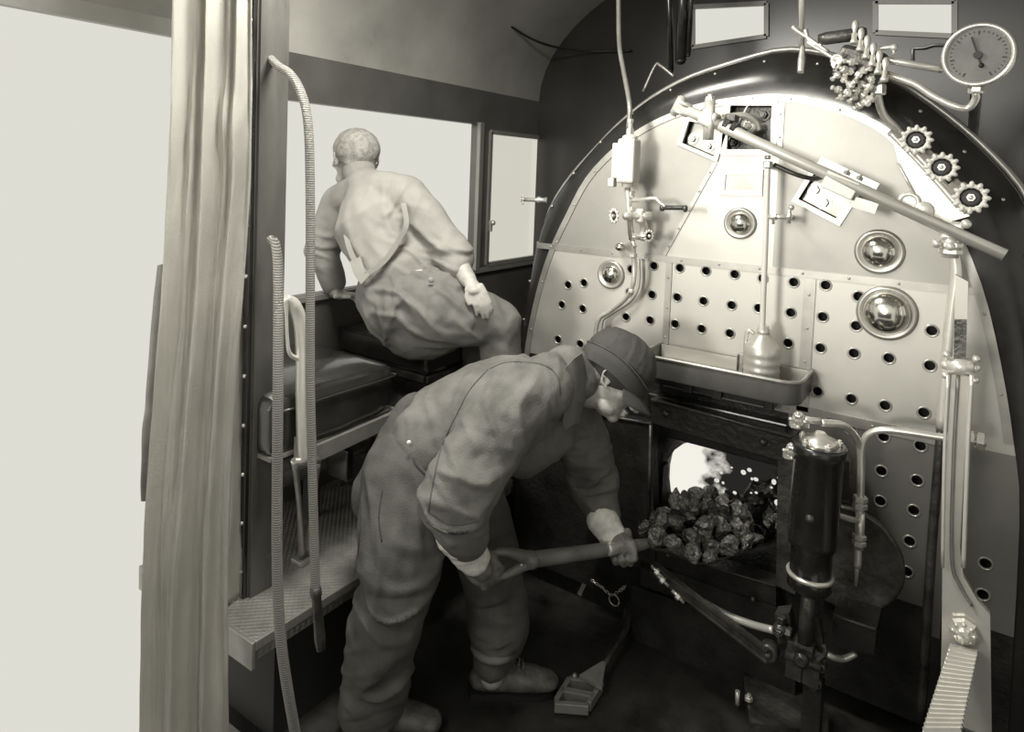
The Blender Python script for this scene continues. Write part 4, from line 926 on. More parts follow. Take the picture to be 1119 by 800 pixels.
# chain and clips on the dark deck edge behind the shovel
for i, ((px, py), (qx, qy), lb) in enumerate((((604, 613), (608, 597), 'small bright strip tag just above the shovel handle shaft'), ((620, 627), (625, 612), 'small bright strip tag just below the shovel handle shaft'), ((633, 650), (641, 633), 'largest bright strip tag on the dark plate between handle and treadle'))):
    bm = BM(); bar(bm, aY(px, py, 2.332), aY(qx, qy, 2.332), .016, .006, V((0, 1, 0))); o = obj('bright_tag', bm, 'pipe'); tag(o, lb, 'tag', 'bright strip tags')
bm = BM(); box(bm, (-1.15, 2.36, .42), (.6, .05, .6)); o = obj('ash_plate', bm, 'iron'); tag(o, 'dark upright plate under the boiler edge behind the shovel handle', 'plate')
t = thing('chain', 'short thin chain with ring hanging by the treadle shank', 'chain', aY(668, 668, 2.3))
cp = smooth_path([aY(648, 635, 2.3), aY(658, 642, 2.3), aY(668, 650, 2.3), aY(678, 645, 2.3), aY(684, 640, 2.3)], 4)
for i, p in enumerate(cp[:-1]):
    bm = BM(); rg = []; d_ = (cp[i+1]-p).normalized(); s_ = V((0, 1, 0)) if i % 2 else d_.cross(V((0, 1, 0)))
    tube(bm, [p+d_*.009*math.cos(2*math.pi*k/8)+s_*.005*math.sin(2*math.pi*k/8) for k in range(9)], .0018, 6, sm=False); obj('chain_link', bm, 'pipe', t)
bm = BM(); c_ = aY(671, 656, 2.29); tube(bm, [c_+V((.02*math.cos(2*math.pi*k/16), 0, .02*math.sin(2*math.pi*k/16))) for k in range(17)], .003, 6, sm=False); obj('ring', bm, 'pipe', t)
# casting at the bottom edge
t = thing('deck_bracket', 'pale cast bracket with small bolt lying on the deck at the bottom edge', 'bracket', fl(835, 765))
bm = BM(); prism(bm, [fl(812, 738, .05), fl(850, 742, .05), fl(905, 775, .05), fl(905, 800, .05), fl(820, 790, .05)], V((0, 0, -.045))); obj('block', bm, 'iron2', t)
bm = BM(); cyl(bm, fl(806, 770, .02), fl(806, 755, .06), .007); nutbolt(bm, fl(818, 765, .055), (0, 0, 1), .012, .012); obj('bolts', bm, 'bright', t)
# ================================================================== curtain, hoses, seats
def curtain(name, label, Lp, Rp, nu, nv, fold, mt, dL, dR, cat='curtain'):
    """Lp/Rp: list of (px,py) of left and right edges from top to bottom; dL/dR depths; fold(u,v)->offset"""
    t0 = Lp; A_ = smooth_path([aD(p[0], p[1], dL(i/(len(Lp)-1))) for i, p in enumerate(Lp)], 8); B_ = smooth_path([aD(p[0], p[1], dR(i/(len(Rp)-1))) for i, p in enumerate(Rp)], 8)
    def samp(P, t): f = t*(len(P)-1); i = min(int(f), len(P)-2); return P[i].lerp(P[i+1], f-i)
    bm = BM(); g = []
    nrm = V((-FW.x, -FW.y, 0)).normalized()
    for j in range(nv+1):
        v = j/nv; a, b = samp(A_, v), samp(B_, v); row = []
        for i in range(nu+1):
            u = i/nu; p = a.lerp(b, u); row.append(bm.verts.new(p+nrm*fold(u, v)))
        g.append(row)
    for j in range(nv):
        for i in range(nu): f = bm.faces.new((g[j][i], g[j][i+1], g[j+1][i+1], g[j+1][i])); f.smooth = True
    ex = bmesh.ops.extrude_face_region(bm, geom=list(bm.faces)); bmesh.ops.translate(bm, vec=-nrm*.004, verts=[q for q in ex['geom'] if isinstance(q, bmesh.types.BMVert)])
    o = obj(name, bm, mt); 
    for p in o.data.polygons: p.use_smooth = True
    return tag(o, label, cat)
def nz(x, y, s=0): return noise.noise(V((x, y, s)))
def fold_main(u, v):
    w = u+.06*nz(v*2, u*2, 4)-.10*(1-v)*math.sin(u*3.14)
    s = .030*math.sin(w*17+1.2*v+.6)*(.55+.45*nz(u*3, v*1.5, 1)) + .018*math.sin(w*33+2*v)*(1-v)**1.2
    s += .016*nz(u*6, v*3, 7)+.007*nz(u*14, v*9, 2)+.003*nz(u*30, v*22, 3)
    # gathered knot about a quarter of the way down, right of centre
    d = math.hypot((u-.68)/.16, (v-.25)/.05); s += .022*math.exp(-d*d)
    d = math.hypot((u-.66-.15*(v-.3))/.05, (v-.12)/.12); s -= .02*math.exp(-d*d)
    return s
curtain('storm_curtain', 'tall stained pale canvas storm curtain hanging in the cab doorway at far left', [(192, -135), (190, 60), (186, 180), (178, 330), (166, 500), (158, 640), (154, 830)], [(276, -135), (274, 60), (273, 200), (264, 330), (252, 500), (249, 640), (250, 830)], 150, 170, fold_main, 'canvas', lambda t: 1.74-.04*t, lambda t: 1.84-.05*t)
curtain('storm_curtain', 'narrow darker canvas strip hanging between the pale curtain and the riveted post', [(252, 250), (246, 330), (240, 500), (236, 660)], [(271, 250), (269, 330), (266, 480), (262, 655)], 40, 90, lambda u, v: .014*math.sin(u*9+v*3)+.006*nz(u*5, v*10, 3), 'canvas', lambda t: 1.93, lambda t: 1.95)
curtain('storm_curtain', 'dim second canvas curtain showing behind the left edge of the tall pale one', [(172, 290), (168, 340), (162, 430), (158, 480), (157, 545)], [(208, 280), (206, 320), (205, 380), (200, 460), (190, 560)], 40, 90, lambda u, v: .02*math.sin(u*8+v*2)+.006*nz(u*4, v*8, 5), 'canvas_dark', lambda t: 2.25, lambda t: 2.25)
# curtain rail
t = thing('curtain_rail', 'round rail under the roof edge carrying the tall pale curtain', 'rail', aD(235, -135, 1.78))
bm = BM(); cyl(bm, aD(150, -130, 1.72), aD(300, -130, 1.9), .012); obj('rod', bm, 'castal', t)
bm = BM()
a_, b_ = aD(160, -130, 1.73), aD(290, -130, 1.89)
for q in (a_, b_): cyl(bm, q, V((q.x, q.y, roofz(q.x)+.005)), .007)
obj('hanger', bm, 'iron', t)
# hoses
bm = BM(); tube(bm, [aD(296, 262, 1.9), aD(301, 268, 1.8), aD(304, 300, 1.68), aD(304, 400, 1.62), aD(303, 520, 1.62), aD(303, 620, 1.62), aD(307, 700, 1.62), aD(318, 775, 1.64), aD(330, 830, 1.68), aD(350, 860, 1.75)], .0125, 14, 10)
o = obj('woven_hose', bm, 'hose'); tag(o, 'braided hose hanging straight down in front of the riveted post, reaching the bottom edge', 'hose')
t = thing('woven_hose', 'braided hose with a plain nozzle, curving over from the top beside the post', 'hose', aD(350, 712, 1.72))
pipe('hose_tube', [aD(294, 62, 1.95), aD(304, 72, 1.85), aD(318, 82, 1.76), aD(330, 104, 1.72), aD(337, 140, 1.7), aD(339, 220, 1.7), aD(339, 320, 1.7), aD(339, 420, 1.7), aD(341, 500, 1.7), aD(343, 580, 1.7), aD(345, 652, 1.7)], .0115, 'hose', t, n=10)
bm = BM(); p0, p1 = aD(345, 645, 1.7), aD(351, 714, 1.72); lathe(bm, p0, p1-p0, [(.012, -.01), (.0145, 0), (.0145, .012), (.012, .02), (.013, .10), (.014, .13), (.011, .16)], 16); obj('nozzle', bm, 'iron2', t)
# front (nearest) seat with polished arm
XS = -1.56
c1, c2, c3, c4 = aX(434, 406, XS), aX(308, 436, XS), aX(340, 477, XS), aX(436, 450, XS)
t = thing('fireman_seat', 'black leather cushioned seat with polished bent arm, standing on the tread platform', 'seat', aZ(333, 615, PZ_))
y0, y1 = 1.20, c1.y
bm = BM(); vs = box(bm, ((WX+XS)/2, (y0+y1)/2, (c1.z+c4.z)/2+.005), (XS-WX-.03, y1-y0, c1.z-c4.z+.01), bevel=.018)
bmesh.ops.subdivide_edges(bm, edges=bm.edges[:], cuts=5, use_grid_fill=True)
cxm, cym = (WX+XS)/2, (y0+y1)/2
for v in bm.verts:
    fx = 1-abs(v.co.x-cxm)/((XS-WX)/2); fy = 1-abs(v.co.y-cym)/((y1-y0)/2)
    if v.co.z > c1.z-.005: v.co.z += .045*math.sqrt(max(0, min(1, fx*2.2))*max(0, min(1, fy*2.2)))
    if v.co.x > XS-.03: v.co.x += .010*max(0, fy)**.5+.004*nz(v.co.y*9, v.co.z*9)
cu = obj('cushion', bm, 'leather', t, 60)
bm = BM(); tube(bm, [V((XS-.004, y0+.01, c1.z-.014)), V((XS-.0, (y0+y1)/2, c1.z-.012)), V((XS-.004, y1-.012, c1.z-.014)), V((XS-.06, y1-.002, c1.z-.012)), V((WX+.03, y1-.002, c1.z-.01))], .0045, 8, 3); obj('welt', bm, 'leather', cu)
bm = BM(); zb = c4.z
prism(bm, [V((XS+.004, y1+.0, zb+.012)), V((XS+.004, y1+.0, zb-.032)), V((XS+.004, y0+.11, zb-.05)), V((XS+.004, y0+.07, zb-.045)), V((XS+.004, y0+.07, zb+.05)), V((XS+.004, y0+.09, zb+.012)), V((XS+.004, y0+.12, zb-.0))], V((.012, 0, 0)))
box(bm, ((WX+XS)/2, y1+.006, zb-.01), (XS-WX, .012, .045)); box(bm, ((WX+XS)/2, (y0+y1)/2, zb-.004), (XS-WX-.02, y1-y0, .012)); obj('seat_frame', bm, 'castal', t)
bm = BM()
tube(bm, [aX(312, 325, XS+.02), aX(321, 333, XS+.02), aX(328, 352, XS+.02), aX(330, 385, XS+.02), aX(330, 430, XS+.02), aX(331, 480, XS+.02), aX(333, 502, XS+.02)], [.010, .019, .020, .018, .018, .018, .019], 14)
tube(bm, [aX(313, 326, XS+.02), aX(313, 345, XS+.02), aX(314, 370, XS+.02), aX(317, 387, XS+.02), aX(329, 393, XS+.02)], [.010, .005, .005, .006, .008], 10); obj('arm', bm, 'bright', t)
bm = BM(); fo = aZ(333, 613, PZ_); hi = aX(333, 500, XS+.02)
a_, b_ = aX(322, 504, XS+.02), aX(347, 504, XS+.02)
tube(bm, [a_, a_.lerp(fo, .45)+V((0, -.0, 0)), fo+V((0, -.012, .012))], [.010, .007, .010], 10); tube(bm, [b_, b_.lerp(fo, .45)+V((0, .006, 0)), fo+V((0, .012, .012))], [.010, .007, .010], 10); tube(bm, [a_+V((0, -.005, 0)), b_+V((0, .005, 0))], .011, 10, sm=False)
box(bm, fo+V((0, 0, .008)), (.05, .07, .016), bevel=.004); obj('leg', bm, 'castal', t)
bm = BM(); tube(bm, [aX(372, 500, -1.75), aX(372, 530, -1.75)], .014, 8, sm=False); box(bm, aX(372, 505, -1.75)+V((0, .0, 0)), (.1, .03, .11), bevel=.005); obj('slide_bracket', bm, 'black', t)
t = thing('heater_pipe', 'thick dark pipe running along the wall under the seat', 'pipe', V((-1.85, 2.0, PZ_)))
bm = BM(); cyl(bm, V((-1.86, 1.3, .70)), V((-1.86, 2.6, .70)), .042); cyl(bm, V((-1.86, 1.9, .70)), V((-1.86, 1.93, .70)), .050); obj('pipe', bm, 'castal' if False else 'iron2', t)
bm = BM(); box(bm, (-1.86, 1.6, .58), (.03, .05, .16)); box(bm, (-1.86, 2.3, .58), (.03, .05, .16)); obj('pipe_stand', bm, 'iron', t)
# rear seat box
bc = aZ(468, 379, 1.125)
bx1 = -1.45; by0 = bc.y
t = thing('seat_box', 'black leather covered box seat under the man leaning out of the window', 'seat', (-1.7, by0+.3, PZ_))
bc = aZ(468, 379, 1.125); bx1, by0 = bc.x, bc.y
bm = BM(); box(bm, ((WX+bx1)/2+.01, by0+.30, 1.075), (bx1-WX-.02, .60, .10), bevel=.02); cu = obj('cushion', bm, 'leather', t, 60)
bm = BM(); tube(bm, [V((bx1-.006, by0+.006, 1.03)), V((bx1-.004, by0+.004, 1.125))], .005, 8, sm=False); tube(bm, [V((WX+.02, by0, 1.118)), V((bx1-.012, by0, 1.118)), V((bx1, by0+.012, 1.118)), V((bx1, by0+.59, 1.118))], .005, 8, 2); obj('welt', bm, 'leather', cu)
bm = BM(); box(bm, ((WX+bx1)/2, by0+.30, (PZ_+1.025)/2), (bx1-WX-.05, .56, 1.025-PZ_), bevel=.01); obj('box_body', bm, 'black', t, 40)
bm = BM(); box(bm, (bx1-.012, by0+.30, 1.0), (.012, .58, .025), bevel=.003); box(bm, ((WX+bx1)/2, by0+.012, 1.0), (bx1-WX-.05, .012, .025), bevel=.003); obj('edge_moulding', bm, 'iron2', t)
# ================================================================== shovel and coal
gA = aD(541, 617, 1.93); gB = aD(690, 597, 2.12)
heel = aD(708, 600, 2.14); tip = aD(812, 566, 2.34)
t = thing('coal_shovel', 'long-handled scoop shovel with D grip, loaded with coal, held by the stooping man', 'shovel', (gA+gB)/2)
sh = (gB-gA).normalized(); s0 = aD(578, 612, 1.965)
bm = BM(); tube(bm, [s0, s0.lerp(gB, .5), gB, heel+V((0, .02, .012))], [.023, .021, .019, .014], 16); obj('shaft', bm, 'wood', t)
bm = BM(); p = aD(664, 600, 2.075); lathe(bm, p, gB-p, [(.0195, -.005), (.021, 0), (.021, .01), (.015, .05)], 16); obj('ferrule', bm, 'pipe', t)
upv = V((0, 0, 1)); lat = (V((0, 0, 1))*.9 - V((FW.x, FW.y, 0))*.3).normalized(); lat = (lat-sh*lat.dot(sh)).normalized()
gtop = aD(536, 603, 1.93); gbot = aD(543, 631, 1.93)
bm = BM(); tube(bm, [gtop, gtop.lerp(s0, .45)+lat*.012, s0+sh*.01], [.010, .013, .022], 12, 6); tube(bm, [gbot, gbot.lerp(s0, .45)-lat*.010, s0+sh*.01], [.010, .013, .022], 12, 6)
ball(bm, s0+sh*.004, .026, 14, (1.2, 1, 1)); obj('yoke', bm, 'wood', t)
bm = BM(); cyl(bm, gtop+lat*.010, gbot-lat*.010, .0135); obj('grip_bar', bm, 'wood', t)
bm = BM(); dome(bm, s0+V((0, -.03, 0))*1.0-sh*.006, -V((FW.x, FW.y, 0)), .004, .004); obj('rivet', bm, 'bright', t)
av = (tip-heel); Ls = av.length; av.normalize(); hb = V((FW.x, FW.y, 0)).normalized(); bvv = (hb-av*hb.dot(av)).normalized(); nv_ = bvv.cross(av); nv_ = nv_ if nv_.z > 0 else -nv_
near = aD(737, 622, 2.12)
wd = .135
cen0 = heel-bvv*.012
def blade(a, b):      # a 0..1 along, b -1..1
    w = wd*(.62+.38*min(1, a*3.2))*(1-.10*max(0, a-.7)/.3)
    endr = 1-.20*(abs(b)**3)*0
    al = a*Ls*(1.0)+(.0 if a > .2 else (.2-a)*.25*(abs(b)**2)*Ls)
    al -= max(0, a-.8)*Ls*.9*(abs(b)**3)
    h = .032*abs(b)**2.5+.055*max(0, .22-a)/.22*(1)-.004
    return cen0+av*al+bvv*(b*w)+nv_*(h-.03)
bm = BM(); g = [[bm.verts.new(blade(i/24, -1+2*j/20)) for j in range(21)] for i in range(25)]
for i in range(24):
    for j in range(20): f = bm.faces.new((g[i][j], g[i+1][j], g[i+1][j+1], g[i][j+1])); f.smooth = True
ex = bmesh.ops.extrude_face_region(bm, geom=list(bm.faces)); bmesh.ops.translate(bm, vec=-nv_*.004, verts=[q for q in ex['geom'] if isinstance(q, bmesh.types.BMVert)])
obj('blade', bm, 'iron2', t, 50)
# coal lumps, every one its own object
lmesh = []
for s in range(8):
    b_ = lump_bm(s+20); me = bpy.data.meshes.new('coal_lump'); b_.to_mesh(me); b_.free(); me.materials.append(M['coal']); autosmooth(me, 14); lmesh.append(me)
rn = random.Random(11); placed = []
def put_lump(c, r):
    o = bpy.data.objects.new('coal_lump', lmesh[rn.randrange(8)]); COL.objects.link(o); o.location = c; o.scale = (r*rn.uniform(.9, 1.15), r*rn.uniform(.85, 1.1), r*rn.uniform(.85, 1.1)); o.rotation_euler = (rn.random()*6, rn.random()*6, rn.random()*6)
    tag(o, 'rough black lump of coal heaped on the shovel blade', 'coal', 'coal lumps on the shovel'); placed.append((c, r))
# heap height profile over the blade
for layer, (n_, rr) in enumerate(((26, .034), (20, .038), (13, .036), (6, .030))):
    tries = 0; c_ = 0
    while c_ < n_ and tries < 900:
        tries += 1; sh_ = 1-.22*layer
        a = .5+(rn.random()-.5)*.98*sh_; b = (rn.random()*2-1)*.95*sh_; r = rr*rn.uniform(.72, 1.12)
        p = blade(min(max(a, .02), .98), b)+nv_*(r*.8+layer*.042)
        if any((p-q).length < (r+s)*.78 for q, s in placed): continue
        put_lump(p, r); c_ += 1
# few lumps lying on the deck of the door opening
for (px, py, r) in ((845, 566, .020), (838, 572, .016), (850, 575, .014)):
    o = bpy.data.objects.new('coal_lump', lmesh[rn.randrange(8)]); COL.objects.link(o); o.location = aY(px, py, 2.33); o.scale = (r, r, r); o.rotation_euler = (rn.random()*6, 1, 2)
    tag(o, 'small lump of coal lying in the right corner of the fire door opening', 'coal', 'coal lumps in the door corner')
# ================================================================== figures
def capsule(bm, pts, rad, ref=None, seg=16, n=5, sm=True):
    """tapered limb through pts; rad per point: r or (r_ref, r_other); ref = direction of first radius"""
    pts = [V(p) for p in pts]; path = smooth_path(pts, n) if (sm and len(pts) > 2) else [pts[0].lerp(pts[-1], k/6) for k in range(7)] if len(pts) == 2 else pts
    m = len(path)
    R_ = [(r, r) if not isinstance(r, (tuple, list)) else r for r in rad]
    def rd(i):
        t = i/(m-1)*(len(R_)-1); k = min(int(t), len(R_)-2); f = t-k; return (R_[k][0]*(1-f)+R_[k+1][0]*f, R_[k][1]*(1-f)+R_[k+1][1]*f)
    rings = []; x = None
    def ring(p, x, y, r, s): return [p+x*(r[0]*s*math.cos(2*math.pi*k/seg))+y*(r[1]*s*math.sin(2*math.pi*k/seg)) for k in range(seg)]
    frames = []
    for i, p in enumerate(path):
        d = (path[min(i+1, m-1)]-path[max(i-1, 0)]).normalized()
        if ref is not None: x = (V(ref)-d*V(ref).dot(d)).normalized()
        else:
            if x is None: x = frame_of(d)[0]
            x = (x-d*x.dot(d)).normalized()
        frames.append((p, x.copy(), d.cross(x), d, rd(i)))
    p, x_, y_, d, r = frames[0]
    for a in (80, 60, 40, 20): rings.append(ring(p-d*(sum(r)/2)*math.sin(R(a)), x_, y_, r, math.cos(R(a))))
    for (p, x_, y_, d, r) in frames: rings.append(ring(p, x_, y_, r, 1))
    p, x_, y_, d, r = frames[-1]
    for a in (20, 40, 60, 80): rings.append(ring(p+d*(sum(r)/2)*math.sin(R(a)), x_, y_, r, math.cos(R(a))))
    ringed(bm, rings)
def clay(name, build, m, parent, voxel=.008, smooth=6, folds=None, fac=.5, post=None):
    bm = BM(); build(bm); bmesh.ops.recalc_face_normals(bm, faces=bm.faces)
    me = bpy.data.meshes.new('clay'); bm.to_mesh(me); bm.free(); o = bpy.data.objects.new('clay', me); COL.objects.link(o)
    r = o.modifiers.new('r', 'REMESH'); r.mode = 'VOXEL'; r.voxel_size = voxel
    s = o.modifiers.new('s', 'SMOOTH'); s.factor = fac; s.iterations = smooth
    bpy.context.view_layer.update(); dg = bpy.context.evaluated_depsgraph_get(); ev = o.evaluated_get(dg)
    nm = bpy.data.meshes.new_from_object(ev, depsgraph=dg); bpy.data.objects.remove(o); bpy.data.meshes.remove(me)
    if folds:
        ns = [v.normal.copy() for v in nm.vertices]
        for v, n_ in zip(nm.vertices, ns):
            v.co = v.co+n_*folds(v.co, n_)
    if post: post(nm)
    nm.materials.clear(); nm.materials.append(M[m])
    for p in nm.polygons: p.use_smooth = True
    ob = bpy.data.objects.new(name, nm); COL.objects.link(ob)
    base = wloc(parent) if parent is not None else V((0, 0, 0))
    nm.transform(Matrix.Translation(-base)); nm.name = name
    if parent is not None: ob.parent = parent
    return ob
def foldfield(em, grain=.0016, gs=9):
    """em: list of (point, axis, wavelength, amplitude, reach): sharp creases crossing `axis` near point"""
    E_ = [(V(p), V(a).normalized(), w, am, rc) for p, a, w, am, rc in em]
    def ridge(q): return 1-min(1, abs(noise.noise(q))*3.2)
    def f(p, n):
        s = grain*noise.noise(p*gs)*2+grain*.8*ridge(p*gs*1.3+V((5, 2, 1)))
        for q, a, w, am, rc in E_:
            d = p-q; L = d.length
            if L > rc*2.2: continue
            wp = d+V((noise.noise(p*5+q), noise.noise(p*5+q*2), noise.noise(p*5-q)))*w*.8
            t = wp.dot(a); st = (wp-a*t)/(w*3.6)+a*(t/w)
            s += am*(ridge(st*1.1+q)*.9+.35*noise.noise(st*2.3)-.35)*math.exp(-(L/rc)**2)
        return s
    return f
Rh = V((RT.x, RT.y, 0)).normalized(); Fh = V((FW.x, FW.y, 0)).normalized(); Z = V((0, 0, 1))
# generic head: returns builder using a local frame
class Head:
    def __init__(s, c, up, fwd, k=1.0):
        s.c = V(c); s.f = V(fwd).normalized(); s.u = (V(up)-s.f*V(up).dot(s.f)).normalized(); s.l = s.u.cross(s.f); s.k = k   # l = person's left
    def __call__(s, x, y, z): return s.c+s.k*(s.l*x+s.f*y+s.u*z)     # x left, y forward, z up
    def rot(s): return Matrix((s.l, s.f, s.u)).transposed()
    def b(s, bm, p, r, sc=(1, 1, 1)): ball(bm, s(*p), r*s.k, 20, sc, s.rot())
    def build(s, bm):
        s.b(bm, (0, -.012, .030), .092, (.83, 1.04, .93)); s.b(bm, (0, .012, -.005), .078, (.86, 1.0, 1.12))
        s.b(bm, (0, .030, -.062), .050, (1.05, 1.0, .85)); s.b(bm, (0, .062, -.088), .021, (1.2, .9, .9))            # jaw, chin
        for q in (-1, 1):
            s.b(bm, (q*.043, .050, -.018), .025, (1, .9, .8)); s.b(bm, (q*.036, .030, -.072), .026, (.8, 1.2, .9)); s.b(bm, (q*.030, .078, .024), .012, (1.9, .8, .7))
            s.b(bm, (q*.076, -.010, -.004), .022, (.26, .8, 1.2)); capsule(bm, [s(q*.084, .004, -.026), s(q*.088, -.014, -.020), s(q*.091, -.026, .002), s(q*.089, -.020, .022), s(q*.084, -.002, .026), s(q*.081, .008, .012)], [.0042*s.k]*6, seg=8); s.b(bm, (q*.013, .096, -.036), .009, (1, 1, .8))
        capsule(bm, [s(0, .080, .018), s(0, .096, -.008), s(0, .106, -.030)], [.009*s.k, .011*s.k, .014*s.k], seg=12)
        s.b(bm, (0, .087, -.056), .014, (1.7, .75, .45)); s.b(bm, (0, .084, -.068), .013, (1.5, .75, .5))
    def eyes(s, parent):
        for q in (-1, 1):
            bm = BM(); s.b(bm, (q*.031, .0665, .004), .0120, (1, .8, .60)); e = obj('eyeball', bm, 'eye', parent)
            bm = BM(); s.b(bm, (q*.031, .0750, .003), .0050, (1, .4, 1)); obj('iris', bm, 'ink', e)
            bm = BM(); capsule(bm, [s(q*.016, .076, .009), s(q*.031, .080, .012), s(q*.046, .071, .009)], [.0028, .0036, .0028], seg=8); obj('eyelid', bm, 'skin', parent)
            bm = BM(); capsule(bm, [s(q*.014, .092, .024), s(q*.032, .092, .031), s(q*.05, .080, .027)], [.003, .0045, .003], seg=8); obj('eyebrow', bm, 'hair', parent)
        bm = BM(); capsule(bm, [s(-.022, .088, -.062), s(0, .0985, -.0615), s(.022, .088, -.062)], [.0012, .0018, .0012], seg=6); obj('mouth_line', bm, 'glove', parent)
def fingers(bm, palm, dirf, nrm, side, rad=.0105, curl=(35, 60, 50), ln=(.036, .026, .022), spread=.021, thumb=None):
    """four fingers leaving palm centre edge: dirf forward, nrm = palm facing direction (curl towards), side = across to index finger"""
    dirf, nrm, side = V(dirf).normalized(), V(nrm).normalized(), V(side).normalized(); ax = dirf.cross(nrm).normalized()
    for i, (o, k) in enumerate(((1.5, .95), (.5, 1.05), (-.5, 1.0), (-1.5, .82))):
        p = palm+side*(o*spread)-dirf*(abs(o-.3)*.003); d = dirf.copy(); pts = [p-dirf*.03, p]
        for c, L in zip(curl, ln):
            d = Matrix.Rotation(R(c), 3, ax) @ d; p = p+d*(L*k); pts.append(p.copy())
        capsule(bm, pts, [rad*1.1, rad*1.08, rad, rad*.92, rad*.8], seg=12, sm=False)
    if thumb: capsule(bm, thumb, [rad*1.5, rad*1.3, rad*1.1, rad*.95], seg=12)
# ------------------------------------------------------------------ the stooping fireman
man = thing('person', 'person in denim jacket and dark peaked cap, stooping and swinging a loaded shovel', 'person', aZ(480, 800, FZ))
pel = aD(460, 512, 2.09); wst = aD(505, 472, 2.07); chs = aD(563, 437, 2.05); upc = aD(605, 424, 2.05); nkb = aD(625, 420, 2.06)
rsh = aD(568, 436, 1.885); lsh = aD(628, 462, 2.20)
rel = aD(497, 546, 1.80); rwr = aD(516, 606, 1.90)
lel = aD(649, 530, 2.22); lwr = aD(668, 580, 2.18)
rhp = aD(447, 520, 1.99); lhp = aD(500, 522, 2.18)
rkn = aD(432, 645, 1.90); ran = aD(403, 790, 1.99)
lkn = aD(541, 650, 2.18); lan = aD(537, 738, 2.13)
HD = Head(aD(668, 414, 2.06), (Rh*.55+Z*.80+Fh*.1), (Rh*.86-Z*.50+Fh*.12-Fh*.45), 1.0)
def b_body(bm):
    capsule(bm, [pel, wst, chs, upc], [(.14, .11), (.13, .10), (.16, .11), (.10, .08)], ref=Fh)
    capsule(bm, [upc, nkb, HD(0, -.03, -.06)], [.062, .058, .055])
    capsule(bm, [rsh, rel], [.055, .045]); capsule(bm, [rel, rwr], [.044, .03]); capsule(bm, [lsh, lel], [.055, .045]); capsule(bm, [lel, lwr], [.044, .03])
    for h, k, a in ((rhp, rkn, ran), (lhp, lkn, lan)): capsule(bm, [h, k], [.085, .06]); capsule(bm, [k, a], [.058, .04])
    HD.build(bm)
body = clay('body', b_body, 'skin', man, .0038, 4)
HD.eyes(body)
# hair under the cap rim
def b_hair(bm): HD.b(bm, (0, -.028, .018), .090, (.86, .95, .90)); HD.b(bm, (.062, .0, .0), .022, (.4, 1, 1.3)); HD.b(bm, (-.062, .0, .0), .022, (.4, 1, 1.3))
clay('hair', b_hair, 'hair', man, .006, 3, lambda p, n: .0022*noise.noise(p*70))
# cap: soft crown, turned-down band with piping, short peak
def b_cap(bm):
    HD.b(bm, (0, -.006, .066), .108, (.88, 1.02, .80)); HD.b(bm, (0, -.010, .028), .100, (.92, 1.04, .62))
    HD.b(bm, (0, .0, .105), .078, (1.0, 1.1, .6))
cap = clay('cap', b_cap, 'cap', man, .005, 4, foldfield([(HD(-.05, 0, .1), HD.f, .06, .004, .09)], .0018, 14))
bm = BM(); rg = []
for (dz, ex_) in ((-.006, 1.0), (-.008, 1.045), (.018, 1.055), (.040, 1.04), (.043, 1.0)):
    rg.append([HD(.0935*ex_*math.cos(2*math.pi*k/40), -.006+.108*ex_*math.sin(2*math.pi*k/40), .012+dz+.012*math.cos(2*math.pi*k/40*2)-.010*math.sin(2*math.pi*k/40)) for k in range(40)])
ringed(bm, rg, False); band = obj('cap_band', bm, 'cap', cap, 60)
bm = BM(); tube(bm, [HD(.0935*1.05*math.cos(2*math.pi*k/40), -.006+.108*1.05*math.sin(2*math.pi*k/40), .055+.012*math.cos(2*math.pi*k/40*2)-.010*math.sin(2*math.pi*k/40)) for k in range(41)], .0022, 6, 1, sm=False); obj('cap_piping', bm, 'denim', cap)
bm = BM(); g = []
for i in range(17):
    a = R(-62+124*i/16); row = []
    for j in range(7):
        r_ = .104+(.050*math.cos(a)**.6)*j/6; row.append(bm.verts.new(HD(r_*math.sin(a)*.93, -.004+r_*math.cos(a), .004-.030*(j/6)**1.2-.010*math.sin(a)**2)))
    g.append(row)
for i in range(16):
    for j in range(6): f = bm.faces.new((g[i][j], g[i+1][j], g[i+1][j+1], g[i][j+1])); f.smooth = True
ex = bmesh.ops.extrude_face_region(bm, geom=list(bm.faces)); bmesh.ops.translate(bm, vec=HD.u*.005, verts=[q for q in ex['geom'] if isinstance(q, bmesh.types.BMVert)])
obj('cap_peak', bm, 'cap', cap, 50)
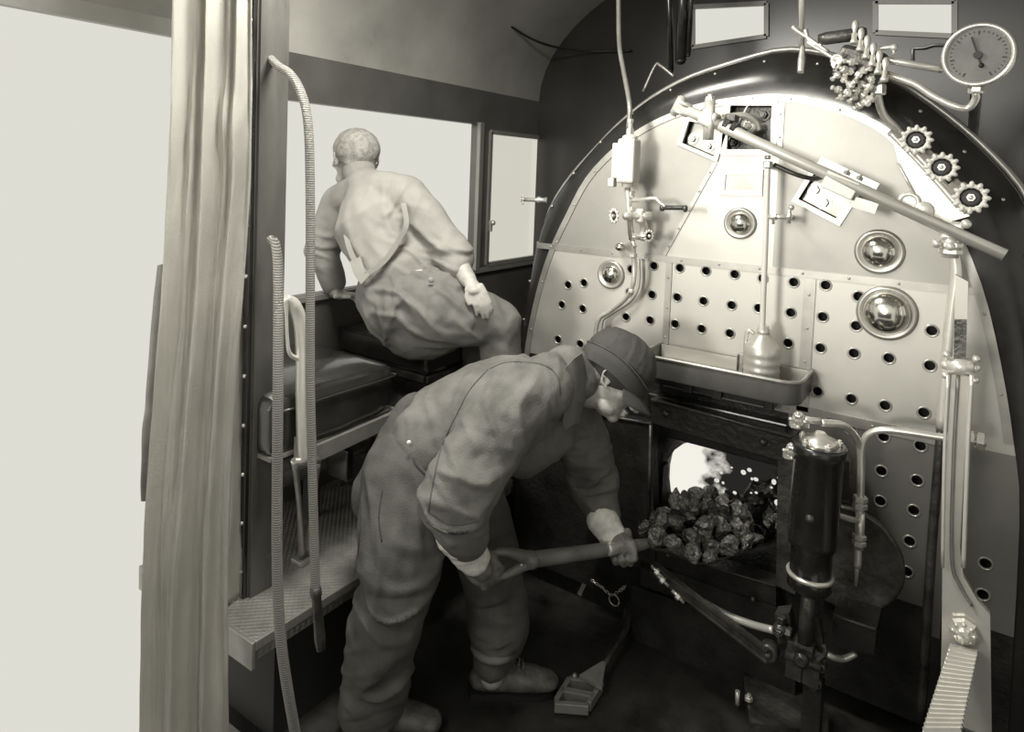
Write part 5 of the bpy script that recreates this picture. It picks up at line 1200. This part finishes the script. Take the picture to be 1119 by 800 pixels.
# overalls
def b_over(bm):
    capsule(bm, [pel+Z*.0, aD(485, 490, 2.08), wst], [(.185, .150), (.175, .155), (.165, .130)], ref=Fh)
    capsule(bm, [rhp, aD(438, 590, 1.92), rkn], [(.120, .135), (.108, .125), (.092, .105)], ref=Fh)
    capsule(bm, [rkn, aD(418, 700, 1.93), aD(405, 775, 1.98)], [(.092, .100), (.094, .104), (.082, .094)], ref=Fh)
    capsule(bm, [lhp, aD(528, 590, 2.16), lkn], [(.115, .125), (.100, .105), (.085, .095)], ref=Fh)
    capsule(bm, [lkn, aD(545, 690, 2.14), aD(538, 722, 2.13)], [(.085, .098), (.080, .098), (.055, .060)], ref=Fh)
    capsule(bm, [aD(455, 455, 2.08), aD(420, 540, 2.05)], [.07, .10])
over = clay('overalls', b_over, 'denim', man, .0075, 7, foldfield([
    (aD(430, 655, 1.85), (.3, 0, 1), .085, .026, .13), (aD(415, 745, 1.9), (-.5, .1, 1), .07, .022, .12), (aD(545, 670, 2.05), (.25, 0, 1), .07, .022, .10), (aD(540, 715, 2.05), (0, 0, 1), .045, .014, .06),
    (aD(480, 560, 1.95), (.7, .3, .6), .09, .020, .14), (aD(430, 520, 1.9), (1, .3, -.2), .10, .014, .15), (aD(425, 590, 1.9), (1, .3, .2), .11, .012, .14), (aD(535, 580, 2.05), (1, .5, .3), .06, .014, .12)], .0035, 7))
bm = BM(); tube(bm, [aD(540, 722, 2.06)+V((.062*math.cos(a_), .062*math.sin(a_), 0))+Fh*.06 for a_ in [2*math.pi*k/16 for k in range(17)]], .012, 8, 1, sm=False); obj('trouser_cuff', bm, 'denim_light', over)
# waistband at the back, pocket line, button
def surf_strip(name, pts, w, m, parent, th=.004):
    bm = BM(); path = smooth_path(pts, 6); tube(bm, path, w, 8, 1, sm=False); return obj(name, bm, m, parent)
bm = BM(); dome(bm, aD(447, 484, 1.905), -Fh, .008, .006); obj('button', bm, 'bright', over)
# jacket
def b_jack(bm):
    capsule(bm, [aD(480, 478, 2.07), aD(520, 455, 2.06), chs, upc], [(.180, .145), (.190, .142), (.200, .135), (.120, .085)], ref=Fh)
    capsule(bm, [aD(600, 412, 2.0), aD(590, 425, 1.93), rsh], [.070, .088, .090]); capsule(bm, [aD(612, 430, 2.08), lsh], [.08, .088])
    capsule(bm, [rsh, aD(528, 490, 1.83), rel], [(.092, .100), (.088, .098), (.090, .098)], ref=Fh); capsule(bm, [rel, aD(503, 572, 1.83), aD(507, 585, 1.855)], [.090, .076, .066])
    capsule(bm, [lsh, aD(642, 500, 2.21), lel], [.088, .084, .078]); capsule(bm, [lel, aD(659, 560, 2.19)], [.077, .058])
    capsule(bm, [aD(606, 466, 2.12), aD(572, 492, 2.13)], [.082, .080])
jack = clay('jacket', b_jack, 'denim_light', man, .0070, 6, foldfield([
    (aD(495, 560, 1.72), (.2, 0, 1), .060, .024, .11), (aD(520, 500, 1.75), (.5, 0, .8), .075, .020, .11), (aD(560, 440, 1.78), (.9, .3, .3), .09, .016, .12), (aD(600, 440, 1.95), (1, .4, -.1), .06, .014, .11),
    (aD(500, 440, 1.95), (1, .6, .2), .10, .014, .14), (aD(650, 525, 2.15), (0, 0, 1), .055, .020, .10), (aD(635, 480, 2.12), (.3, 0, 1), .06, .014, .09), (aD(560, 400, 2.05), (1, .4, 0), .12, .010, .15)], .0035, 8))
# collar: broad folded flap standing at the neck
bm = BM(); cs = [((636, 386), (622, 388), (618, 402)), ((640, 398), (622, 400), (617, 425)), ((641, 415), (624, 416), (616, 448)), ((638, 440), (626, 440), (615, 462)), ((634, 462), (626, 464), (618, 470))]
g = []
for i, row in enumerate(cs):
    g.append([bm.verts.new(aD(row[0][0], row[0][1], 1.965+.006*i)), bm.verts.new(aD((row[0][0]+row[2][0])/2, (row[0][1]+row[2][1])/2-2, 1.925+.006*i)), bm.verts.new(aD(row[2][0], row[2][1], 1.925+.006*i))])
for i in range(4):
    for j in range(2): f = bm.faces.new((g[i][j], g[i+1][j], g[i+1][j+1], g[i][j+1])); f.smooth = True
ex = bmesh.ops.extrude_face_region(bm, geom=list(bm.faces)); bmesh.ops.translate(bm, vec=Fh*.006, verts=[q for q in ex['geom'] if isinstance(q, bmesh.types.BMVert)])
bmesh.ops.subdivide_edges(bm, edges=bm.edges[:], cuts=2, use_grid_fill=True); col_ = obj('collar', bm, 'denim_pale', jack, 50)
def b_col(bm): capsule(bm, [aD(622, 405, 2.05), aD(632, 412, 2.05)], [(.082, .074), (.075, .066)], ref=Fh)
clay('collar_band', b_col, 'denim_light', jack, .006, 3, foldfield([], .003, 10))
def seam(o, pts, r, m, nm, n=10):
    """stitched seam laid on the cloth surface: control points given as seen from the front, dropped onto the mesh"""
    path = smooth_path([V((a, b, 0)) for a, b in pts], n); out = []; base = wloc(o)
    for q in path:
        d = ray(q.x, q.y); ok, loc, nr, ix = o.ray_cast(CP-base, d.normalized())
        if ok: out.append(loc+base+nr*r*.2)
    if len(out) < 3: return None
    bm = BM(); tube(bm, out, r, 6, 1, sm=False); return obj(nm, bm, m, o)
bpy.context.view_layer.update()
seam(jack, [(533, 404), (512, 428), (496, 458), (482, 492), (474, 525), (468, 560)], .0022, 'denim', 'sleeve_seam')
seam(jack, [(466, 571), (485, 581), (500, 584), (518, 580)], .0022, 'denim', 'cuff_seam')
seam(jack, [(468, 560), (486, 571), (500, 574), (522, 569)], .0018, 'denim', 'cuff_seam')
seam(jack, [(535, 403), (556, 396), (590, 398), (608, 410), (612, 432)], .0022, 'denim', 'yoke_seam')
seam(jack, [(655, 500), (662, 540)], .002, 'denim', 'sleeve_seam')
seam(over, [(452, 452), (451, 485), (453, 505), (466, 520)], .0032, 'cap', 'waist_opening')
seam(over, [(418, 535), (414, 565), (417, 592)], .0022, 'cap', 'pocket_edge')
seam(over, [(395, 560), (392, 600), (386, 650)], .0020, 'cap', 'leg_seam')
# gloves: gauntlet and hand
def b_gl_r(bm):
    d = (rwr-rel).normalized(); pc_ = aD(524, 618, 1.905)
    capsule(bm, [aD(503, 590, 1.87), aD(512, 604, 1.885)], [(.056, .052), (.046, .044)]); capsule(bm, [aD(510, 603, 1.885), pc_], [(.040, .036), (.046, .034)])
    dirf = (aD(545, 640, 1.90)-aD(515, 612, 1.905)).normalized(); side = (aD(548, 604, 1.93)-aD(524, 632, 1.90)).normalized()
    nrm = (V(side).cross(dirf)); nrm = nrm if nrm.dot(Fh) > 0 else -nrm
    fingers(bm, pc_+dirf*.028, dirf, nrm, side, .0125, (25, 75, 75), thumb=[pc_+side*.03, pc_+side*.045+dirf*.015+nrm*.02, pc_+side*.030+dirf*.045+nrm*.045])
clay('glove', b_gl_r, 'glove', man, .0035, 3, foldfield([(rwr, (.4, .2, -1), .02, .004, .05)], .0012, 30))
def b_ga_r(bm): capsule(bm, [aD(500, 584, 1.855), aD(508, 597, 1.872), aD(517, 609, 1.885)], [(.062, .060), (.056, .053), (.047, .044)])
clay('gauntlet_cuff', b_ga_r, 'cuff', man, .004, 3, foldfield([(aD(505, 595, 1.84), (.5, 0, -1), .025, .006, .05)], .002, 20))
def b_gl_l(bm):
    pc_ = aD(678, 594, 2.115)
    capsule(bm, [aD(666, 578, 2.17), pc_], [(.036, .032), (.042, .034)])
    dirf = (aD(684, 618, 2.11)-aD(676, 590, 2.11)).normalized(); side = (aD(695, 590, 2.13)-aD(668, 600, 2.11)).normalized(); nrm = -Fh*.9+Z*.1
    fingers(bm, pc_+dirf*.012-nrm*.012, dirf, nrm, side, .0118, (20, 60, 70), thumb=[pc_+side*.02, pc_+side*.03+nrm*.035-Z*.0, pc_+side*.025+nrm*.05+dirf*.035])
clay('glove', b_gl_l, 'glove', man, .0035, 3, foldfield([], .0012, 30))
def b_ga_l(bm): capsule(bm, [aD(659, 568, 2.165), aD(668, 583, 2.14)], [(.053, .050), (.044, .042)])
clay('gauntlet_cuff', b_ga_l, 'cuff', man, .004, 3, foldfield([(aD(663, 575, 2.1), (.5, 0, -1), .025, .005, .05)], .002, 20))
# boots
def boot(an, fwd, nm_parent):
    fwd = V(fwd).normalized(); a0 = V((an.x, an.y, FZ))
    def bb(bm):
        capsule(bm, [a0+Z*.15-fwd*.005, a0+Z*.06-fwd*.01], [(.050, .052), (.046, .050)], ref=fwd.cross(Z)); capsule(bm, [a0+Z*.045-fwd*.035, a0+Z*.05+fwd*.05, a0+Z*.042+fwd*.13, a0+Z*.036+fwd*.18], [(.038, .034), (.043, .042), (.046, .034), (.040, .026)], ref=fwd.cross(Z))
    b = clay('boot', bb, 'boot', nm_parent, .005, 4, foldfield([(a0+fwd*.09+Z*.08, fwd, .03, .004, .05)], .001, 30))
    bm = BM(); lf = fwd.cross(Z); pr = [(-.075, .0), (-.065, .032), (-.03, .038), (.03, .034), (.09, .046), (.15, .046), (.19, .034), (.212, 0)]
    ol = [a0+fwd*x+lf*y for x, y in pr]+[a0+fwd*x-lf*y for x, y in reversed(pr[1:-1])]; prism(bm, ol, Z*.018); obj('sole', bm, 'ink', b)
    bm = BM()
    for k in range(6):
        q = a0+fwd*(.095-.014*k)+Z*(.088+.013*k); tube(bm, [q-lf*.022, q+Z*.006+fwd*.004, q+lf*.022], .0028, 6)
    obj('laces', bm, 'castal', b); return b
boot(aD(537, 742, 2.15), Rh*.9+Fh*.05-Z*0, man); boot(V((ran.x, ran.y, 0)), Rh, man)
# ------------------------------------------------------------------ the man at the window
m2 = thing('person', 'person in pale shirt and overalls sitting with back turned, leaning out of the open window', 'person', aD(460, 372, 2.4))
pe = aD(462, 332, 2.40); ws = aD(440, 290, 2.45); ch = aD(415, 238, 2.52); uc = aD(400, 205, 2.58)
sR = aD(442, 216, 2.48); sL = aD(372, 222, 2.66)
eR = aD(495, 280, 2.40); wR = aD(512, 306, 2.31)
eL = aD(352, 275, 2.68); wL = aD(366, 318, 2.64)
H2 = Head(aD(387, 176, 2.68), Z*.95-Rh*.08+Fh*.2, (-Rh*.55+Fh*.83), 1.0)
kR = aD(545, 352, 2.40); kL = aD(520, 346, 2.62); aR_ = aD(548, 410, 2.42)
def b_b2(bm):
    capsule(bm, [pe, ws, ch, uc], [(.13, .10), (.12, .09), (.15, .10), (.08, .07)], ref=Rh); capsule(bm, [uc, H2(0, -.03, -.05)], [.055, .052])
    capsule(bm, [sR, eR], [.05, .042]); capsule(bm, [eR, wR], [.040, .028]); capsule(bm, [sL, eL], [.05, .042]); capsule(bm, [eL, wL], [.04, .028])
    H2.build(bm)
    # bare right hand resting on the thigh
    pc_ = aD(519, 316, 2.27); capsule(bm, [wR, pc_], [(.022, .024), (.028, .014)], ref=Rh)
    dirf = (aD(529, 338, 2.25)-aD(517, 316, 2.27)).normalized(); side = (Rh*.9+Z*.35); nrm = Fh*.6-Z*.8
    fingers(bm, pc_+dirf*.028, dirf, nrm, side, .0085, (8, 22, 22), (.034, .024, .02), .016, [pc_-side*.018, pc_-side*.036+dirf*.015, pc_-side*.042+dirf*.04])
    pc2 = aD(372, 322, 2.63); capsule(bm, [wL, pc2], [(.024, .026), (.032, .018)]); fingers(bm, pc2+Rh*.02, Rh*.8+Fh*.5, -Z, Fh, .0085, (8, 22, 22), (.034, .024, .02), .016, [pc2, pc2-Fh*.03+Rh*.02, pc2-Fh*.035+Rh*.045])
body2 = clay('body', b_b2, 'skin', m2, .0038, 4)
H2.eyes(body2)
def b_h2(bm): H2.b(bm, (0, -.018, .044), .100, (.90, 1.02, .86)); H2.b(bm, (0, -.06, .0), .055, (1.2, .7, 1.0))
clay('hair', b_h2, 'hair_hazed', m2, .006, 3, lambda p, n: .002*noise.noise(V((p.x*60, p.y*60, p.z*20))))
def b_sh(bm):
    capsule(bm, [ws, aD(425, 260, 2.5), ch, uc], [(.160, .115), (.170, .120), (.180, .125), (.085, .075)], ref=Rh); capsule(bm, [uc, sR], [.075, .078]); capsule(bm, [uc, sL], [.072, .074])
    capsule(bm, [sR, aD(470, 248, 2.44), eR], [.080, .078, .074]); capsule(bm, [eR, aD(499, 290, 2.36)], [.066, .046])
    capsule(bm, [sL, eL], [.075, .068]); capsule(bm, [eL, aD(364, 310, 2.65)], [.066, .046]); capsule(bm, [uc, aD(393, 192, 2.63)], [.065, .062])
sh_ = clay('shirt', b_sh, 'shirt', m2, .0075, 6, foldfield([(aD(455, 262, 2.4), (.8, .3, 1), .08, .016, .12), (aD(495, 280, 2.36), (.2, 0, 1), .05, .014, .08), (aD(410, 250, 2.4), (1, .5, .4), .10, .012, .14), (aD(440, 225, 2.4), (1, .4, -.4), .06, .012, .08), (aD(352, 275, 2.6), (0, 0, 1), .05, .012, .08)], .004, 8))
bm = BM(); 
def b_c2(bm): capsule(bm, [aD(393, 190, 2.63), aD(392, 186, 2.64)], [.066, .064])
clay('shirt_collar', b_c2, 'shirt', sh_, .006, 3)
def b_o2(bm):
    capsule(bm, [aD(446, 325, 2.44), pe, aD(468, 340, 2.40)], [(.175, .125), (.195, .140), (.195, .138)], ref=Rh)
    capsule(bm, [aD(470, 340, 2.34), aD(510, 345, 2.37), kR], [.115, .105, .082]); capsule(bm, [aD(470, 335, 2.55), kL], [.11, .085]); capsule(bm, [kR, aR_], [.078, .07])
    capsule(bm, [kL, aD(525, 400, 2.62)], [.08, .07]); capsule(bm, [aD(432, 316, 2.42), aD(445, 330, 2.40)], [(.150,.11), (.16,.12)], ref=Rh)
o2 = clay('overalls', b_o2, 'denim_pale', m2, .0075, 6, foldfield([(aD(440, 320, 2.3), (.3, .1, 1), .07, .020, .13), (aD(480, 345, 2.25), (.4, .1, 1), .06, .020, .13), (aD(530, 350, 2.3), (.6, .2, 1), .07, .016, .11), (aD(410, 320, 2.3), (1, .4, .3), .06, .014, .1)], .004, 8))
# braces of the overalls: X-less single fork: two straps meeting a leather piece
def strap(pts, w, m, parent, nm):
    bm = BM(); path = smooth_path(pts, 6); prev = None
    for i, p in enumerate(path):
        d = (path[min(i+1, len(path)-1)]-path[max(i-1, 0)]).normalized(); s = d.cross(Fh).normalized()
        c = [bm.verts.new(p+s*w), bm.verts.new(p-s*w), bm.verts.new(p-s*w+Fh*.012), bm.verts.new(p+s*w+Fh*.012)]
        if prev:
            for k in range(4): bm.faces.new((prev[k], prev[(k+1) % 4], c[(k+1) % 4], c[k]))
        else: bm.faces.new(c)
        prev = c
    bm.faces.new(list(reversed(prev))); return obj(nm, bm, m, parent, 40)
strap([aD(378, 225, 2.50), aD(378, 255, 2.42), aD(385, 280, 2.37), aD(398, 298, 2.33)], .009, 'shirt', o2, 'brace')
strap([aD(441, 222, 2.36), aD(444, 245, 2.33), aD(436, 262, 2.325), aD(420, 285, 2.31), aD(400, 300, 2.31)], .009, 'shirt', o2, 'brace')
strap([aD(388, 283, 2.36), aD(392, 296, 2.33), aD(399, 306, 2.30)], .02, 'shirt', o2, 'brace_patch')
bm = BM(); dome(bm, aD(471, 306, 2.27), -Fh, .010, .006); obj('side_button', bm, 'shirt', o2)
# ================================================================== light
w = bpy.data.worlds.new('sky'); scn.world = w; w.use_nodes = True
bg = w.node_tree.nodes['Background']; bg.inputs[0].default_value = (.735, .725, .655, 1); bg.inputs[1].default_value = 1.0
def light(name, kind, loc, target, energy, size=1.0, **k):
    l = bpy.data.lights.new(name, kind); l.energy = energy; l.color = (1, .975, .9)
    if kind == 'AREA': l.shape = 'RECTANGLE'; l.size = size; l.size_y = k.get('sy', size)
    if kind == 'SUN': l.angle = R(size)
    if kind == 'SPOT': l.shadow_soft_size = size; l.spot_size = R(k.get('ang', 60)); l.spot_blend = .8
    if kind == 'POINT': l.shadow_soft_size = size
    o = bpy.data.objects.new(name, l); COL.objects.link(o); o.location = V(loc)
    o.rotation_euler = (V(target)-V(loc)).to_track_quat('-Z', 'Y').to_euler(); return o
light('added_front_fill', 'AREA', (-1.05, -.05, 2.2), (-.95, 2.0, 1.05), 12, .55, sy=.4)  # added fill from above and left of the camera, no visible source
light('added_overhead_fill', 'AREA', (-1.15, 1.30, 2.62), (-1.1, 1.62, .5), 36, .4)  # added overhead fill to brighten the stooping man's back, no visible source
light('daylight_sun', 'SUN', (-1.6, -4, 2.05), (-.6, 2.3, 1.6), 1.0, 9)
scn.view_settings.view_transform = 'Standard'; scn.view_settings.look = 'None'
scn.view_settings.exposure = 0; scn.view_settings.gamma = 1; scn.view_settings.use_curve_mapping = False
